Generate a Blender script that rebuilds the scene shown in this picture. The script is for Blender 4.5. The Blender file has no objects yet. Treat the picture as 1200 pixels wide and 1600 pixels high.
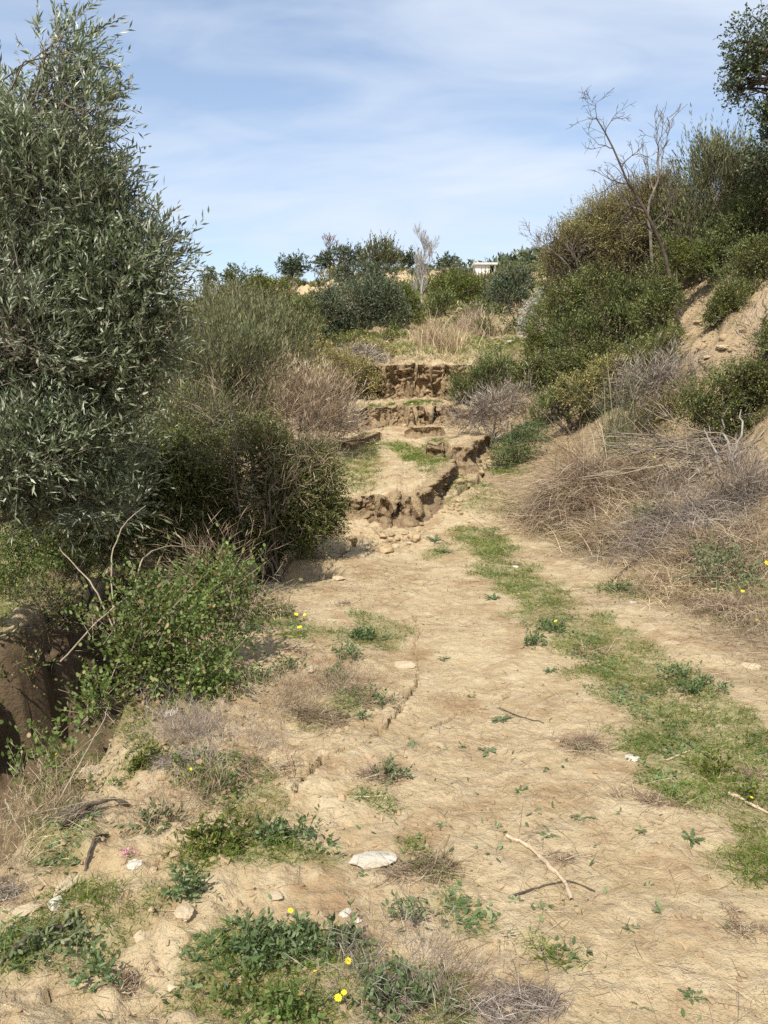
import bpy, math
import numpy as np
from mathutils import Vector

scene = bpy.context.scene
R = math.radians

# ------------------------------------------------------------------ camera, sky, sun, exposure
CAM_H, PITCH, FPX = 1.6, R(8.0), 1295.0
cam_d = bpy.data.cameras.new('camera'); cam = bpy.data.objects.new('camera', cam_d)
scene.collection.objects.link(cam); scene.camera = cam
cam.location = (0, 0, CAM_H); cam.rotation_euler = (R(90) - PITCH, 0, 0)
cam_d.sensor_fit = 'VERTICAL'; cam_d.sensor_height = 36.0
cam_d.lens = 36.0 * FPX / 1600.0
cam_d.clip_start = 0.05; cam_d.clip_end = 3000

SUN_EL = R(49.0)
SUN_DIR = np.array([-0.34, -0.94]); SUN_DIR = SUN_DIR / np.linalg.norm(SUN_DIR)     # horizontal direction towards the sun
sd = Vector((SUN_DIR[0] * math.cos(SUN_EL), SUN_DIR[1] * math.cos(SUN_EL), math.sin(SUN_EL)))
sun_d = bpy.data.lights.new('sun', 'SUN'); sun = bpy.data.objects.new('sun', sun_d)
scene.collection.objects.link(sun)
sun_d.energy = 4.6; sun_d.angle = R(0.5); sun_d.color = (1.0, 0.95, 0.86)
sun.rotation_euler = sd.to_track_quat('Z', 'Y').to_euler(); sun.location = (-20, -10, 30)

world = bpy.data.worlds.new('World'); scene.world = world; world.use_nodes = True
nt = world.node_tree; nt.nodes.clear()
def wn(t, **k):
    n = nt.nodes.new(t)
    for a, b in k.items(): setattr(n, a, b)
    return n
wl = nt.links.new
sky = wn('ShaderNodeTexSky', sky_type='NISHITA'); sky.sun_disc = False
sky.sun_elevation = SUN_EL; sky.sun_rotation = math.atan2(SUN_DIR[0], SUN_DIR[1])
sky.altitude = 200; sky.air_density = 1.0; sky.dust_density = 0.6; sky.ozone_density = 1.5
tc = wn('ShaderNodeTexCoord')
sep = wn('ShaderNodeSeparateXYZ'); wl(tc.outputs['Generated'], sep.inputs[0])
zz = wn('ShaderNodeMath', operation='MAXIMUM'); wl(sep.outputs['Z'], zz.inputs[0]); zz.inputs[1].default_value = 0.0
za = wn('ShaderNodeMath', operation='ADD'); wl(zz.outputs[0], za.inputs[0]); za.inputs[1].default_value = 0.22
dx = wn('ShaderNodeMath', operation='DIVIDE'); wl(sep.outputs['X'], dx.inputs[0]); wl(za.outputs[0], dx.inputs[1])
dy = wn('ShaderNodeMath', operation='DIVIDE'); wl(sep.outputs['Y'], dy.inputs[0]); wl(za.outputs[0], dy.inputs[1])
cmb = wn('ShaderNodeCombineXYZ'); wl(dx.outputs[0], cmb.inputs[0]); wl(dy.outputs[0], cmb.inputs[1])
mp = wn('ShaderNodeMapping'); wl(cmb.outputs[0], mp.inputs[0])
mp.inputs['Rotation'].default_value = (0, 0, R(38)); mp.inputs['Scale'].default_value = (0.75, 1.55, 1); mp.inputs['Location'].default_value = (2.35, 0.4, 0)
n1 = wn('ShaderNodeTexNoise'); wl(mp.outputs[0], n1.inputs['Vector']); n1.inputs['Scale'].default_value = 0.9; n1.inputs['Detail'].default_value = 6; n1.inputs['Roughness'].default_value = 0.5; n1.inputs['Distortion'].default_value = 0.5
n2 = wn('ShaderNodeTexNoise'); wl(mp.outputs[0], n2.inputs['Vector']); n2.inputs['Scale'].default_value = 3.2; n2.inputs['Detail'].default_value = 5; n2.inputs['Distortion'].default_value = 1.0
mm = wn('ShaderNodeMath', operation='MULTIPLY_ADD'); wl(n2.outputs['Fac'], mm.inputs[0]); mm.inputs[1].default_value = 0.30; wl(n1.outputs['Fac'], mm.inputs[2])
ramp = wn('ShaderNodeMapRange'); wl(mm.outputs[0], ramp.inputs[0])
ramp.inputs[1].default_value = 0.52; ramp.inputs[2].default_value = 0.80; ramp.inputs[3].default_value = 0.22; ramp.inputs[4].default_value = 1.0
mix = wn('ShaderNodeMix', data_type='RGBA'); wl(ramp.outputs[0], mix.inputs[0]); wl(sky.outputs[0], mix.inputs[6])
mix.inputs[7].default_value = (4.5, 5.0, 5.75, 1)
bg = wn('ShaderNodeBackground'); bg.inputs[1].default_value = 0.13; wl(mix.outputs[2], bg.inputs[0])
wo = wn('ShaderNodeOutputWorld'); wl(bg.outputs[0], wo.inputs[0])

scene.view_settings.view_transform = 'Standard'; scene.view_settings.look = 'None'
scene.view_settings.exposure = 0.45; scene.view_settings.gamma = 1.0; scene.view_settings.use_curve_mapping = False
scene.cycles.max_bounces = 6; scene.cycles.diffuse_bounces = 3; scene.cycles.transmission_bounces = 3
scene.cycles.use_denoising = False

# ------------------------------------------------------------------ noise
_rs = np.random.RandomState(7)
_perm = _rs.permutation(1024); _perm = np.concatenate([_perm, _perm, _perm])
_val = _rs.rand(1024) * 2 - 1
def vnoise2(x, y, seed=0):
    x = np.asarray(x, float) + seed * 17.31; y = np.asarray(y, float) - seed * 9.77
    xi = np.floor(x).astype(np.int64); yi = np.floor(y).astype(np.int64); fx = x - xi; fy = y - yi
    u = fx * fx * fx * (fx * (fx * 6 - 15) + 10); v = fy * fy * fy * (fy * (fy * 6 - 15) + 10)
    def h(a, b): return _val[_perm[(_perm[a & 1023] + b) & 1023]]
    a = h(xi, yi); b = h(xi + 1, yi); c = h(xi, yi + 1); d = h(xi + 1, yi + 1)
    return (a * (1 - u) + b * u) * (1 - v) + (c * (1 - u) + d * u) * v
def fbm2(x, y, oct=4, seed=0, gain=0.5):
    s = 0; a = 1.0; t = 0; f = 1.0
    for o in range(oct):
        s = s + a * vnoise2(np.asarray(x) * f, np.asarray(y) * f, seed + o * 3.1); t += a; a *= gain; f *= 2.03
    return s / t
def vnoise3(p, seed=0):
    p = p + seed * 13.7
    i = np.floor(p).astype(np.int64); f = p - i; w = f * f * (3 - 2 * f)
    def h(a, b, c): return _val[_perm[(_perm[(_perm[a & 1023] + b) & 1023] + c) & 1023]]
    x, y, z = i[:, 0], i[:, 1], i[:, 2]; u, v, t = w[:, 0], w[:, 1], w[:, 2]
    def pl(k):
        return (h(x, y, z + k) * (1 - u) + h(x + 1, y, z + k) * u) * (1 - v) + (h(x, y + 1, z + k) * (1 - u) + h(x + 1, y + 1, z + k) * u) * v
    return pl(0) * (1 - t) + pl(1) * t
def sstep(a, b, x):
    t = np.clip((np.asarray(x, float) - a) / (b - a), 0, 1); return t * t * (3 - 2 * t)

# ------------------------------------------------------------------ terrain height
_by = [-60, -8, 0, 5, 9, 10, 11, 12, 13, 14, 15, 16.3, 17.5, 19, 20, 22, 24, 28, 32, 45, 60, 72, 80, 90, 120, 200, 600]
_bz = [-1.0, -.15, 0, -.02, -.08, -.07, .14, .34, .52, .68, .82, 1.0, 1.08, 1.17, 1.22, 1.55, 1.95, 2.5, 3.1, 5.0, 7.5, 9.2, 10.0, 11.6, 15.4, 19, 24]
_xl = ([-8, 2, 5, 7.5, 9, 10.5, 13, 17, 25, 40], [-1.5, -1.38, -1.40, -1.08, -.95, -1.05, -1.35, -1.7, -3, -6])
_xr = ([-8, 3, 6, 9, 11, 14, 18, 25, 30, 45, 70, 120], [2.9, 2.75, 2.6, 2.3, 2.0, 1.95, 2.4, 4.0, 5.6, 11, 22, 60])
_ft = ([-1, 0, 1, 2, 3, 4, 6, 9, 14, 30, 80], [0, 0, .22, .9, 1.95, 2.85, 4.1, 5.0, 5.8, 7.5, 9])
def _smooth_interp(x, xp, fp, w):
    return (np.interp(x - w, xp, fp) + np.interp(x - .5 * w, xp, fp) + np.interp(x, xp, fp) + np.interp(x + .5 * w, xp, fp) + np.interp(x + w, xp, fp)) / 5
def edge_l(y): return _smooth_interp(y, *_xl, .8)
def edge_r(y): return _smooth_interp(y, *_xr, .8)
def scarps(x, y):
    """list of (signed distance beyond the scarp line, height, decay length)"""
    j = lambda f, s: fbm2(x * f, y * 0.15 + s, 4, s, .6)
    out = []
    s1 = np.interp(x, [-1.2, -.9, -.4, 0, .3, .6, .8, .95, 1.1], [11.2, 10.95, 10.75, 10.5, 10.35, 10.85, 11.4, 11.9, 12.4]) + .34 * j(2.4, 1) + .06 * j(9, 8)
    a1 = np.interp(x, [-1.3, -.9, -.4, 0, .3, .6, .9, 1.08], [0, .10, .16, .24, .31, .31, .24, 0]) * (1 + .25 * j(4, 2))
    out.append((y - s1, a1, 3.4))
    s2 = np.interp(x, [.7, .85, 1.1, 1.3, 1.5, 1.75], [13.1, 12.8, 12.65, 12.9, 13.5, 14.3]) + .26 * j(3.4, 3)
    a2 = np.interp(x, [.62, .8, 1.1, 1.35, 1.6, 1.85], [0, .16, .30, .32, .2, 0]) * (1 + .3 * j(5, 4))
    out.append((y - s2, a2, 2.6))
    s3 = np.interp(x, [-1.4, -.6, 0, .7, 1.4, 2], [15.6, 16.1, 16.6, 16.5, 16.5, 17]) + .75 * j(1.5, 5) + .1 * j(6, 15)
    a3 = .33 * (1 + .4 * j(2, 6) + .15 * j(8, 16)) * sstep(-2.2, -.5, x)
    out.append((y - s3, a3, 1e9))
    s5 = np.interp(x, [0, .5, 1.2], [15.6, 15.35, 15.5]) + .15 * j(3, 11)
    a5 = np.interp(x, [.35, .6, .95, 1.15], [0, .14, .12, 0]); out.append((y - s5, a5, .8))
    s6 = np.interp(x, [-1, -.6, -.1], [13.6, 14.0, 14.9]) + .15 * j(3, 12)
    a6 = np.interp(x, [-1.1, -.8, -.3, 0], [0, .14, .14, 0]); out.append((y - s6, a6, 1.0))
    s4 = np.interp(x, [-3, -1, 0, 1, 2, 3], [18.6, 19.2, 19.5, 19.4, 19.7, 20.5]) + .9 * j(1.2, 7) + .14 * j(5, 9)
    a4 = .75 * (1 + .30 * j(1.5, 10) + .10 * j(7, 14)) * sstep(-6, -1.5, x)
    out.append((y - s4, a4, 1e9))
    return out
CRACKS = [  # near cracks in the track, as photo-pixel traces, half width (m), depth (m)
    ([(655, 1040), (652, 1068), (640, 1082), (632, 1095), (622, 1112), (610, 1128)], .015, 0.22),
    ([(612, 1126), (590, 1148), (562, 1163), (540, 1172), (518, 1181)], .007, .05), ([(716, 1116), (740, 1110), (768, 1102), (800, 1082)], .006, .04), ([(668, 1141), (640, 1152), (604, 1160)], .006, .04),
    ([(655, 1042), (648, 1010), (655, 985), (648, 962)], .006, .04), ([(1100, 1100), (1106, 1112), (1108, 1126)], .008, .06), ([(462, 1236), (440, 1262), (400, 1290), (380, 1300)], .008, .06), ([(640, 1082), (600, 1078), (580, 1070)], .006, .04),
    ([(704, 778), (720, 768), (742, 756), (762, 730), (774, 705), (782, 690)], .045, .38), ([(566, 836), (548, 852), (534, 868), (518, 884), (500, 896)], .055, .35), ([(640, 842), (600, 852), (570, 870)], .018, .14), ([(700, 790), (740, 785), (780, 775)], .014, .1),
    ([(665, 1142), (690, 1132), (702, 1124), (716, 1116)], .009, 0.09),
    ([(520, 1180), (498, 1192), (478, 1206), (466, 1222), (462, 1236)], .016, 0.22),
    ([(82, 1540), (80, 1552), (78, 1566), (70, 1574)], .013, 0.14),
    ([(262, 1332), (250, 1345), (243, 1358)], .012, 0.13),
    ([(775, 1098), (790, 1090), (800, 1082)], .008, 0.05),
]
CRACK_W = []
def polydist(x, y, pts):
    best = np.full(np.shape(x), 1e9)
    for (ax, ay), (bx, by) in zip(pts[:-1], pts[1:]):
        vx, vy = bx - ax, by - ay; L = vx * vx + vy * vy
        t = np.clip(((x - ax) * vx + (y - ay) * vy) / L, 0, 1)
        best = np.minimum(best, np.hypot(x - ax - t * vx, y - ay - t * vy))
    return best
def H(x, y, fine=True):
    x = np.asarray(x, float); y = np.asarray(y, float)
    z = _smooth_interp(y, _by, _bz, .5)
    for sdist, a, dec in scarps(x, y):
        w = .07
        st = sstep(.06, .15, sdist)
        z = z + a * st * (1 - sstep(.2, dec, sdist) if dec < 1e8 else 1)
        if dec < 1e8: z = z - .20 * np.minimum(a / .3, 1.2) * np.exp(-((sdist + .05) / .075) ** 2)     # slot open along the foot
    el = edge_l(y) + .22 * fbm2(x * .3, y * 1.1, 3, 21) + .05 * fbm2(x, y * 5, 2, 22)
    er = edge_r(y) + .25 * fbm2(x * .4, y * .6, 3, 23)
    tl = el - x
    dd = np.interp(y, [-5, 1.5, 3, 8.6, 9.6, 11, 30], [.3, .55, 1.35, 1.35, .7, .3, .2])
    z = z - dd * sstep(0, .55, tl) * (1 - .74 * sstep(1.60, 1.95, tl + .30 * fbm2(x * 1.6, y * 2.4, 4, 45, .6)))
    gl = sstep(.1, .5, tl) * (1 - sstep(2.2, 2.6, tl)) * sstep(11, 9, y); z = z + gl * (.16 * fbm2(x * 2.6, y * 2.6, 4, 46, .6) + .14 * np.abs(fbm2(x * 5.5, y * 5.5, 3, 47)) + .03 * fbm2(x * 17, y * 17, 2, 48))
    z = z - .12 * np.clip(tl + .45, 0, .6) * sstep(6, 3, y)                                        # the verge rolls down to the drop
    z = z - np.clip(tl - 2, 0, 60) * np.interp(y, [0, 20, 60], [.10, .06, .02])
    t = x - er
    bank = np.interp(t, *_ft) + .28 * fbm2(x * .7, y * .7, 4, 24) * sstep(.5, 2.5, t)
    z = z + bank * np.interp(y, [-30, 0, 22, 45, 90, 160], [.9, 1, 1, .75, .25, .1])
    hole = np.exp(-(((x + .78) / .30) ** 2 + ((y - 7.75) / .34) ** 2) ** 2)
    z = z - .62 * hole
    scree = np.exp(-((x + .15) / .75) ** 2 - ((y - 9.6) / .75) ** 2) + .7 * np.exp(-((x - 1.2) / .5) ** 2 - ((y - 12) / .6) ** 2)
    z = z + scree * (.13 * fbm2(x * 3.1, y * 3.1, 3, 41) + .07 * np.abs(fbm2(x * 8, y * 8, 2, 42)) - .03)
    far = sstep(18, 40, y)
    z = z + (.05 + .35 * far) * fbm2(x * .45 * (1 - .8 * far) , y * .45 * (1 - .8 * far), 4, 25) * (.45 + .55 * sstep(.2, 2, np.abs(x - .5)))
    bk = sstep(.8, 1.8, t) * (1 - sstep(24, 34, y)); z = z + bk * (.22 * fbm2(x * 1.5, y * 1.5, 4, 43, .6) + .16 * np.abs(fbm2(x * 3.6, y * 3.6, 3, 44)))
    # far hill: a bare bluff near the crest, a rise behind on the right
    cr = 74 + 3 * fbm2(x * .07, y * .0 + 2, 3, 26)
    z = z + (.35 + 1.35 * (.75 + .55 * fbm2(x * .35, 3.3 + 0 * y, 3, 27)) * np.maximum(sstep(-15, -10, x) * sstep(8, 4.5, x), sstep(11, 13.5, x) * sstep(20, 17, x))) * sstep(cr - .8, cr + .9 + .5 * fbm2(x * .5, y * .5, 2, 28), y) + (.45 * fbm2(x * .6, y * .6, 3, 29) + .55 * np.abs(fbm2(x * 1.1, y * .7, 3, 30))) * sstep(60, 70, y) * sstep(95, 85, y)
    z = z - 3.0 * sstep(-12, -34, x) * sstep(50, 75, y)
    z = z + 22 * np.exp(-((x - 90) / 70) ** 2 - ((y - 260) / 90) ** 2) + 2 * sstep(100, 220, y) - 6 * sstep(-3, -26, x) * sstep(80, 120, y)
    if fine:
        rough = .5 + .5 * np.maximum(sstep(.55, -.1, x - el), sstep(-.7, .5, t))
        near = 1 - sstep(22, 40, y)
        z = z + near * (.042 * rough * fbm2(x * 3, y * 3, 3, 31) + .030 * rough * np.abs(fbm2(x * 9, y * 9, 3, 32)) + .006 * fbm2(x * 24, y * 24, 2, 33))
        lf = sstep(.5, -.7, x + .12 * (y - 2)) * sstep(6.5, 4, y)
        z = z + lf * (.055 * fbm2(x * 3.7 + 5, y * 3.7, 3, 36) + .035 * np.abs(fbm2(x * 10, y * 10, 2, 37)) + .012 * fbm2(x * 26, y * 26, 2, 38))
        z = z - .025 * np.exp(-((x - .2 - .02 * y) / .35) ** 2) * near - .04 * np.exp(-((x - 1.72 + .03 * y) / .22) ** 2) * sstep(9, 6, y)
        zn = fbm2(x * 30, y * 30, 2, 35)
        for pts, w, dp in CRACK_W:
            x0, y0 = pts.min(0) - .35; x1, y1 = pts.max(0) + .35
            m = (x > x0) & (x < x1) & (y > y0) & (y < y1)
            if np.any(m):
                xx, yy = x[m], y[m]; d_ = polydist(xx + .014 * vnoise2(xx * 34, yy * 34, 3), yy + .014 * vnoise2(xx * 34, yy * 34, 4), pts)
                ww = w * (.75 + .8 * vnoise2(xx * 7, yy * 7, 5)); en = np.minimum(np.hypot(xx - pts[0, 0], yy - pts[0, 1]), np.hypot(xx - pts[-1, 0], yy - pts[-1, 1])); ww = ww * (.25 + .75 * sstep(0, 9 * w, en)); q = dp * (.35 + .65 * sstep(0, 9 * w, en)) * (1 - sstep(ww * .4, ww * 1.1 + .004, d_))
                z[m] -= q
    return z
F_V = np.array([0, math.cos(PITCH), -math.sin(PITCH)]); U_V = np.array([0, math.sin(PITCH), math.cos(PITCH)]); CAMP = np.array([0, 0, CAM_H])
def ray(px, py):
    return F_V + np.array([1.0, 0, 0]) * ((px - 600) / FPX) + U_V * ((800 - py) / FPX)
def at(px, py, d):
    r = ray(px, py); return CAMP + r * (d / r[1])
def mpp(d): return d / math.cos(PITCH) / FPX                    # metres per photo pixel at distance d
_T = np.concatenate([np.arange(1.2, 25, .02), np.geomspace(25, 500, 900)])
def ground(px, py):
    r = ray(px, py); P = CAMP + r[None] / r[1] * _T[:, None]
    below = P[:, 2] < H(P[:, 0], P[:, 1])
    i = np.argmax(below) if below.any() else len(_T) - 1
    p = P[i].copy(); p[2] = float(H(np.array([p[0]]), np.array([p[1]]))[0]); return p
def gz(x, y): return float(H(np.array([float(x)]), np.array([float(y)]))[0])
CRACK_W = [(np.array([ground(*q)[:2] for q in tr]), w, dp) for tr, w, dp in CRACKS]
# ------------------------------------------------------------------ mesh helpers
COL = scene.collection
class Mesh:
    """collects vertices and faces (any size) of ONE mesh"""
    def __init__(s): s.v = []; s.f = {}; s.n = 0
    def add(s, V, F):
        V = np.asarray(V, float).reshape(-1, 3); F = np.asarray(F, np.int64)
        s.v.append(V); s.f.setdefault(F.shape[1], []).append(F + s.n); s.n += len(V)
    def arrays(s):
        return (np.concatenate(s.v) if s.v else np.zeros((0, 3))), {k: np.concatenate(a) for k, a in s.f.items()}
    def build(s, name, mat, parent=None, origin=(0, 0, 0), smooth=False):
        V, Fs = s.arrays(); V = V - np.asarray(origin, float)
        me = bpy.data.meshes.new(name)
        me.vertices.add(len(V)); me.vertices.foreach_set('co', V.astype(np.float32).ravel())
        tot = np.concatenate([np.full(len(F), k) for k, F in Fs.items()]); vi = np.concatenate([F.ravel() for F in Fs.values()])
        me.loops.add(len(vi)); me.loops.foreach_set('vertex_index', vi.astype(np.int32))
        me.polygons.add(len(tot)); st = np.concatenate([[0], np.cumsum(tot)[:-1]])
        me.polygons.foreach_set('loop_start', st.astype(np.int32)); me.polygons.foreach_set('loop_total', tot.astype(np.int32))
        me.polygons.foreach_set('use_smooth', np.full(len(tot), smooth))
        me.update(calc_edges=True); me.materials.append(mat)
        o = bpy.data.objects.new(name, me); COL.objects.link(o)
        if parent is not None: o.parent = parent
        return o
def tag(o, label=None, cat=None, group=None, kind=None):
    for k, v in (('label', label), ('category', cat), ('group', group), ('kind', kind)):
        if v: o[k] = v
    return o
def thing(name, label, cat, loc, group=None, rz=0.0):
    o = bpy.data.objects.new(name, None); COL.objects.link(o); o.location = tuple(loc); o.rotation_euler = (0, 0, rz); o.empty_display_size = .1
    return tag(o, label, cat, group)
def norm(v): return v / np.maximum(np.linalg.norm(v, axis=-1, keepdims=True), 1e-9)
def rnd_unit(rng, n): return norm(rng.randn(n, 3))
def tube(m, pts, rad, sides=5):
    pts = np.asarray(pts, float); k = len(pts); rad = np.broadcast_to(rad, (k,))
    t = norm(np.gradient(pts, axis=0)); ref = np.array([.31, .87, .38]) if abs(t[0] @ np.array([.31, .87, .38])) < .9 else np.array([1., 0, 0])
    a = norm(np.cross(t, ref)); b = np.cross(t, a); ang = np.arange(sides) / sides * 2 * math.pi
    V = pts[:, None] + (a[:, None] * np.cos(ang)[None, :, None] + b[:, None] * np.sin(ang)[None, :, None]) * rad[:, None, None]
    i = np.arange(k - 1)[:, None] * sides; j = np.arange(sides)[None]; j2 = (j + 1) % sides
    F = np.stack([i + j, i + j2, i + sides + j2, i + sides + j], -1).reshape(-1, 4)
    m.add(V.reshape(-1, 3), F)
    m.add(V[-1], [list(range(sides))])
def ribbons(m, rng, P, D, L, W, bend, segs=2, taper=.35, side=None):
    """N thin strips from P along D, bent by the vector bend (added * t^2)"""
    n = len(P); L = np.broadcast_to(L, (n,)); W = np.broadcast_to(W, (n,)); bend = np.broadcast_to(bend, (n, 3))
    S = norm(np.cross(D, rnd_unit(rng, n))) if side is None else side
    rows = []
    for s in range(segs + 1):
        t = s / segs; c = P + D * (L * t)[:, None] + bend * (L * t * t)[:, None]
        w = W * (1 - (1 - taper) * t) * .5
        rows += [c - S * w[:, None], c + S * w[:, None]]
    V = np.stack(rows, 1); k = 2 * (segs + 1); b = np.arange(n)[:, None] * k
    for s in range(segs):
        m.add(np.zeros((0, 3)), np.zeros((0, 4)))
    F = np.concatenate([np.stack([b[:, 0] + 2 * s, b[:, 0] + 2 * s + 1, b[:, 0] + 2 * s + 3, b[:, 0] + 2 * s + 2], -1) for s in range(segs)])
    m.add(V.reshape(-1, 3), F)
def leaves(m, P, D, N, L, W, hexa=False, droop=0.0):
    n = len(P); L = np.broadcast_to(L, (n,))[:, None]; W = np.broadcast_to(W, (n,))[:, None] * .5
    S = norm(np.cross(D, N)); Nn = np.cross(S, D); tip = P + D * L - Nn * L * droop
    if hexa:
        V = np.stack([P, P + D * L * .28 + S * W * .85, P + D * L * .68 + S * W * .8 - Nn * L * droop * .4, tip,
                      P + D * L * .68 - S * W * .8 - Nn * L * droop * .4, P + D * L * .28 - S * W * .85], 1); k = 6
    else:
        V = np.stack([P, P + D * L * .45 + S * W, tip, P + D * L * .45 - S * W], 1); k = 4
    m.add(V.reshape(-1, 3), np.arange(n * k).reshape(n, k))

# ------------------------------------------------------------------ materials
def new_mat(name):
    m = bpy.data.materials.new(name); m.use_nodes = True; t = m.node_tree; t.nodes.clear(); return m, t
class NT:
    def __init__(s, t): s.t = t
    def n(s, ty, ins=None, **k):
        x = s.t.nodes.new(ty)
        for a, b in k.items(): setattr(x, a, b)
        for a, b in (ins or {}).items(): s.set(x, a, b)
        return x
    def set(s, x, a, b):
        if hasattr(b, 'is_output'): s.t.links.new(b, x.inputs[a])
        else: x.inputs[a].default_value = b
    def noise(s, vec, scale, detail=4, rough=.55, dist=0.0):
        return s.n('ShaderNodeTexNoise', {'Vector': vec, 'Scale': scale, 'Detail': detail, 'Roughness': rough, 'Distortion': dist}).outputs['Fac']
    def rng(s, v, a, b, c=0.0, d=1.0):
        return s.n('ShaderNodeMapRange', {0: v, 1: a, 2: b, 3: c, 4: d}).outputs[0]
    def mix(s, f, a, b):
        x = s.n('ShaderNodeMix', data_type='RGBA'); s.set(x, 0, f)
        for k, c in ((6, a), (7, b)): s.set(x, k, c if hasattr(c, 'is_output') else (*c, 1))
        return x.outputs[2]
    def math(s, op, a, b):
        x = s.n('ShaderNodeMath', operation=op); s.set(x, 0, a); s.set(x, 1, b); return x.outputs[0]
def leaf_mat(name, cols, trans=.25, rough=.5, spec=.35, dead=.0):
    m, t = new_mat(name); g = NT(t)
    geo = g.n('ShaderNodeNewGeometry'); ramp = g.n('ShaderNodeValToRGB', {0: geo.outputs['Random Per Island']})
    cr = ramp.color_ramp; cr.interpolation = 'LINEAR'
    while len(cr.elements) < len(cols): cr.elements.new(.5)
    for i, (pos, c) in enumerate(cols): cr.elements[i].position = pos; cr.elements[i].color = (*c, 1)
    tc = g.n('ShaderNodeTexCoord')
    big = g.noise(tc.outputs['Object'], 2.2, 3)
    hs = g.n('ShaderNodeHueSaturation', {'Hue': g.rng(big, .3, .7, .485, .512), 'Value': g.rng(big, .3, .7, .70, 1.30), 'Color': g.mix(g.rng(g.noise(tc.outputs['Object'], 1.7, 4, .6), .56, .66, 0, dead), ramp.outputs[0], (.17, .125, .065)) if dead else ramp.outputs[0]})
    p = g.n('ShaderNodeBsdfPrincipled', {'Base Color': hs.outputs[0], 'Roughness': rough, 'Specular IOR Level': spec})
    out = g.n('ShaderNodeOutputMaterial')
    if trans > 0:
        hs2 = g.n('ShaderNodeHueSaturation', {'Hue': .49, 'Saturation': 1.15, 'Value': 1.3, 'Color': hs.outputs[0]})
        tr = g.n('ShaderNodeBsdfTranslucent', {'Color': hs2.outputs[0]})
        mx = g.n('ShaderNodeMixShader', {0: trans, 1: p.outputs[0], 2: tr.outputs[0]}); g.set(out, 0, mx.outputs[0])
    else: g.set(out, 0, p.outputs[0])
    return m
def bark_mat(name, a, b, scale=14):
    m, t = new_mat(name); g = NT(t); tc = g.n('ShaderNodeTexCoord')
    geo = g.n('ShaderNodeNewGeometry')
    f = g.noise(tc.outputs['Object'], scale, 5); f2 = g.math('ADD', g.rng(f, .3, .7), g.rng(geo.outputs['Random Per Island'], 0, 1, -.3, .3))
    p = g.n('ShaderNodeBsdfPrincipled', {'Base Color': g.mix(f2, a, b), 'Roughness': .85, 'Specular IOR Level': .2})
    bp = g.n('ShaderNodeBump', {'Height': g.noise(tc.outputs['Object'], scale * 3, 5), 'Strength': .5, 'Distance': .01}); g.set(p, 'Normal', bp.outputs[0])
    g.set(g.n('ShaderNodeOutputMaterial'), 0, p.outputs[0]); return m
def stone_mat(name, a, b):
    m, t = new_mat(name); g = NT(t); tc = g.n('ShaderNodeTexCoord'); o = tc.outputs['Object']
    oi = g.n('ShaderNodeObjectInfo')
    f = g.noise(o, 14, 6, .65); c = g.mix(g.rng(f, .35, .65), a, b)
    dirt = g.rng(g.noise(o, 5, 4), .52, .68, 0, .6); c = g.mix(dirt, c, (.36, .26, .15))
    c = g.n('ShaderNodeHueSaturation', {'Value': g.rng(oi.outputs['Random'], 0, 1, .85, 1.12), 'Color': c}).outputs[0]
    p = g.n('ShaderNodeBsdfPrincipled', {'Base Color': c, 'Roughness': .85, 'Specular IOR Level': .25})
    bp = g.n('ShaderNodeBump', {'Height': g.noise(o, 45, 6, .7), 'Strength': .6, 'Distance': .01}); g.set(p, 'Normal', bp.outputs[0])
    g.set(g.n('ShaderNodeOutputMaterial'), 0, p.outputs[0]); return m
def flat_mat(name, a, b, scale=6, rough=.7):
    m, t = new_mat(name); g = NT(t); tc = g.n('ShaderNodeTexCoord')
    p = g.n('ShaderNodeBsdfPrincipled', {'Base Color': g.mix(g.rng(g.noise(tc.outputs['Object'], scale, 5), .3, .7), a, b), 'Roughness': rough})
    g.set(g.n('ShaderNodeOutputMaterial'), 0, p.outputs[0]); return m
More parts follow.
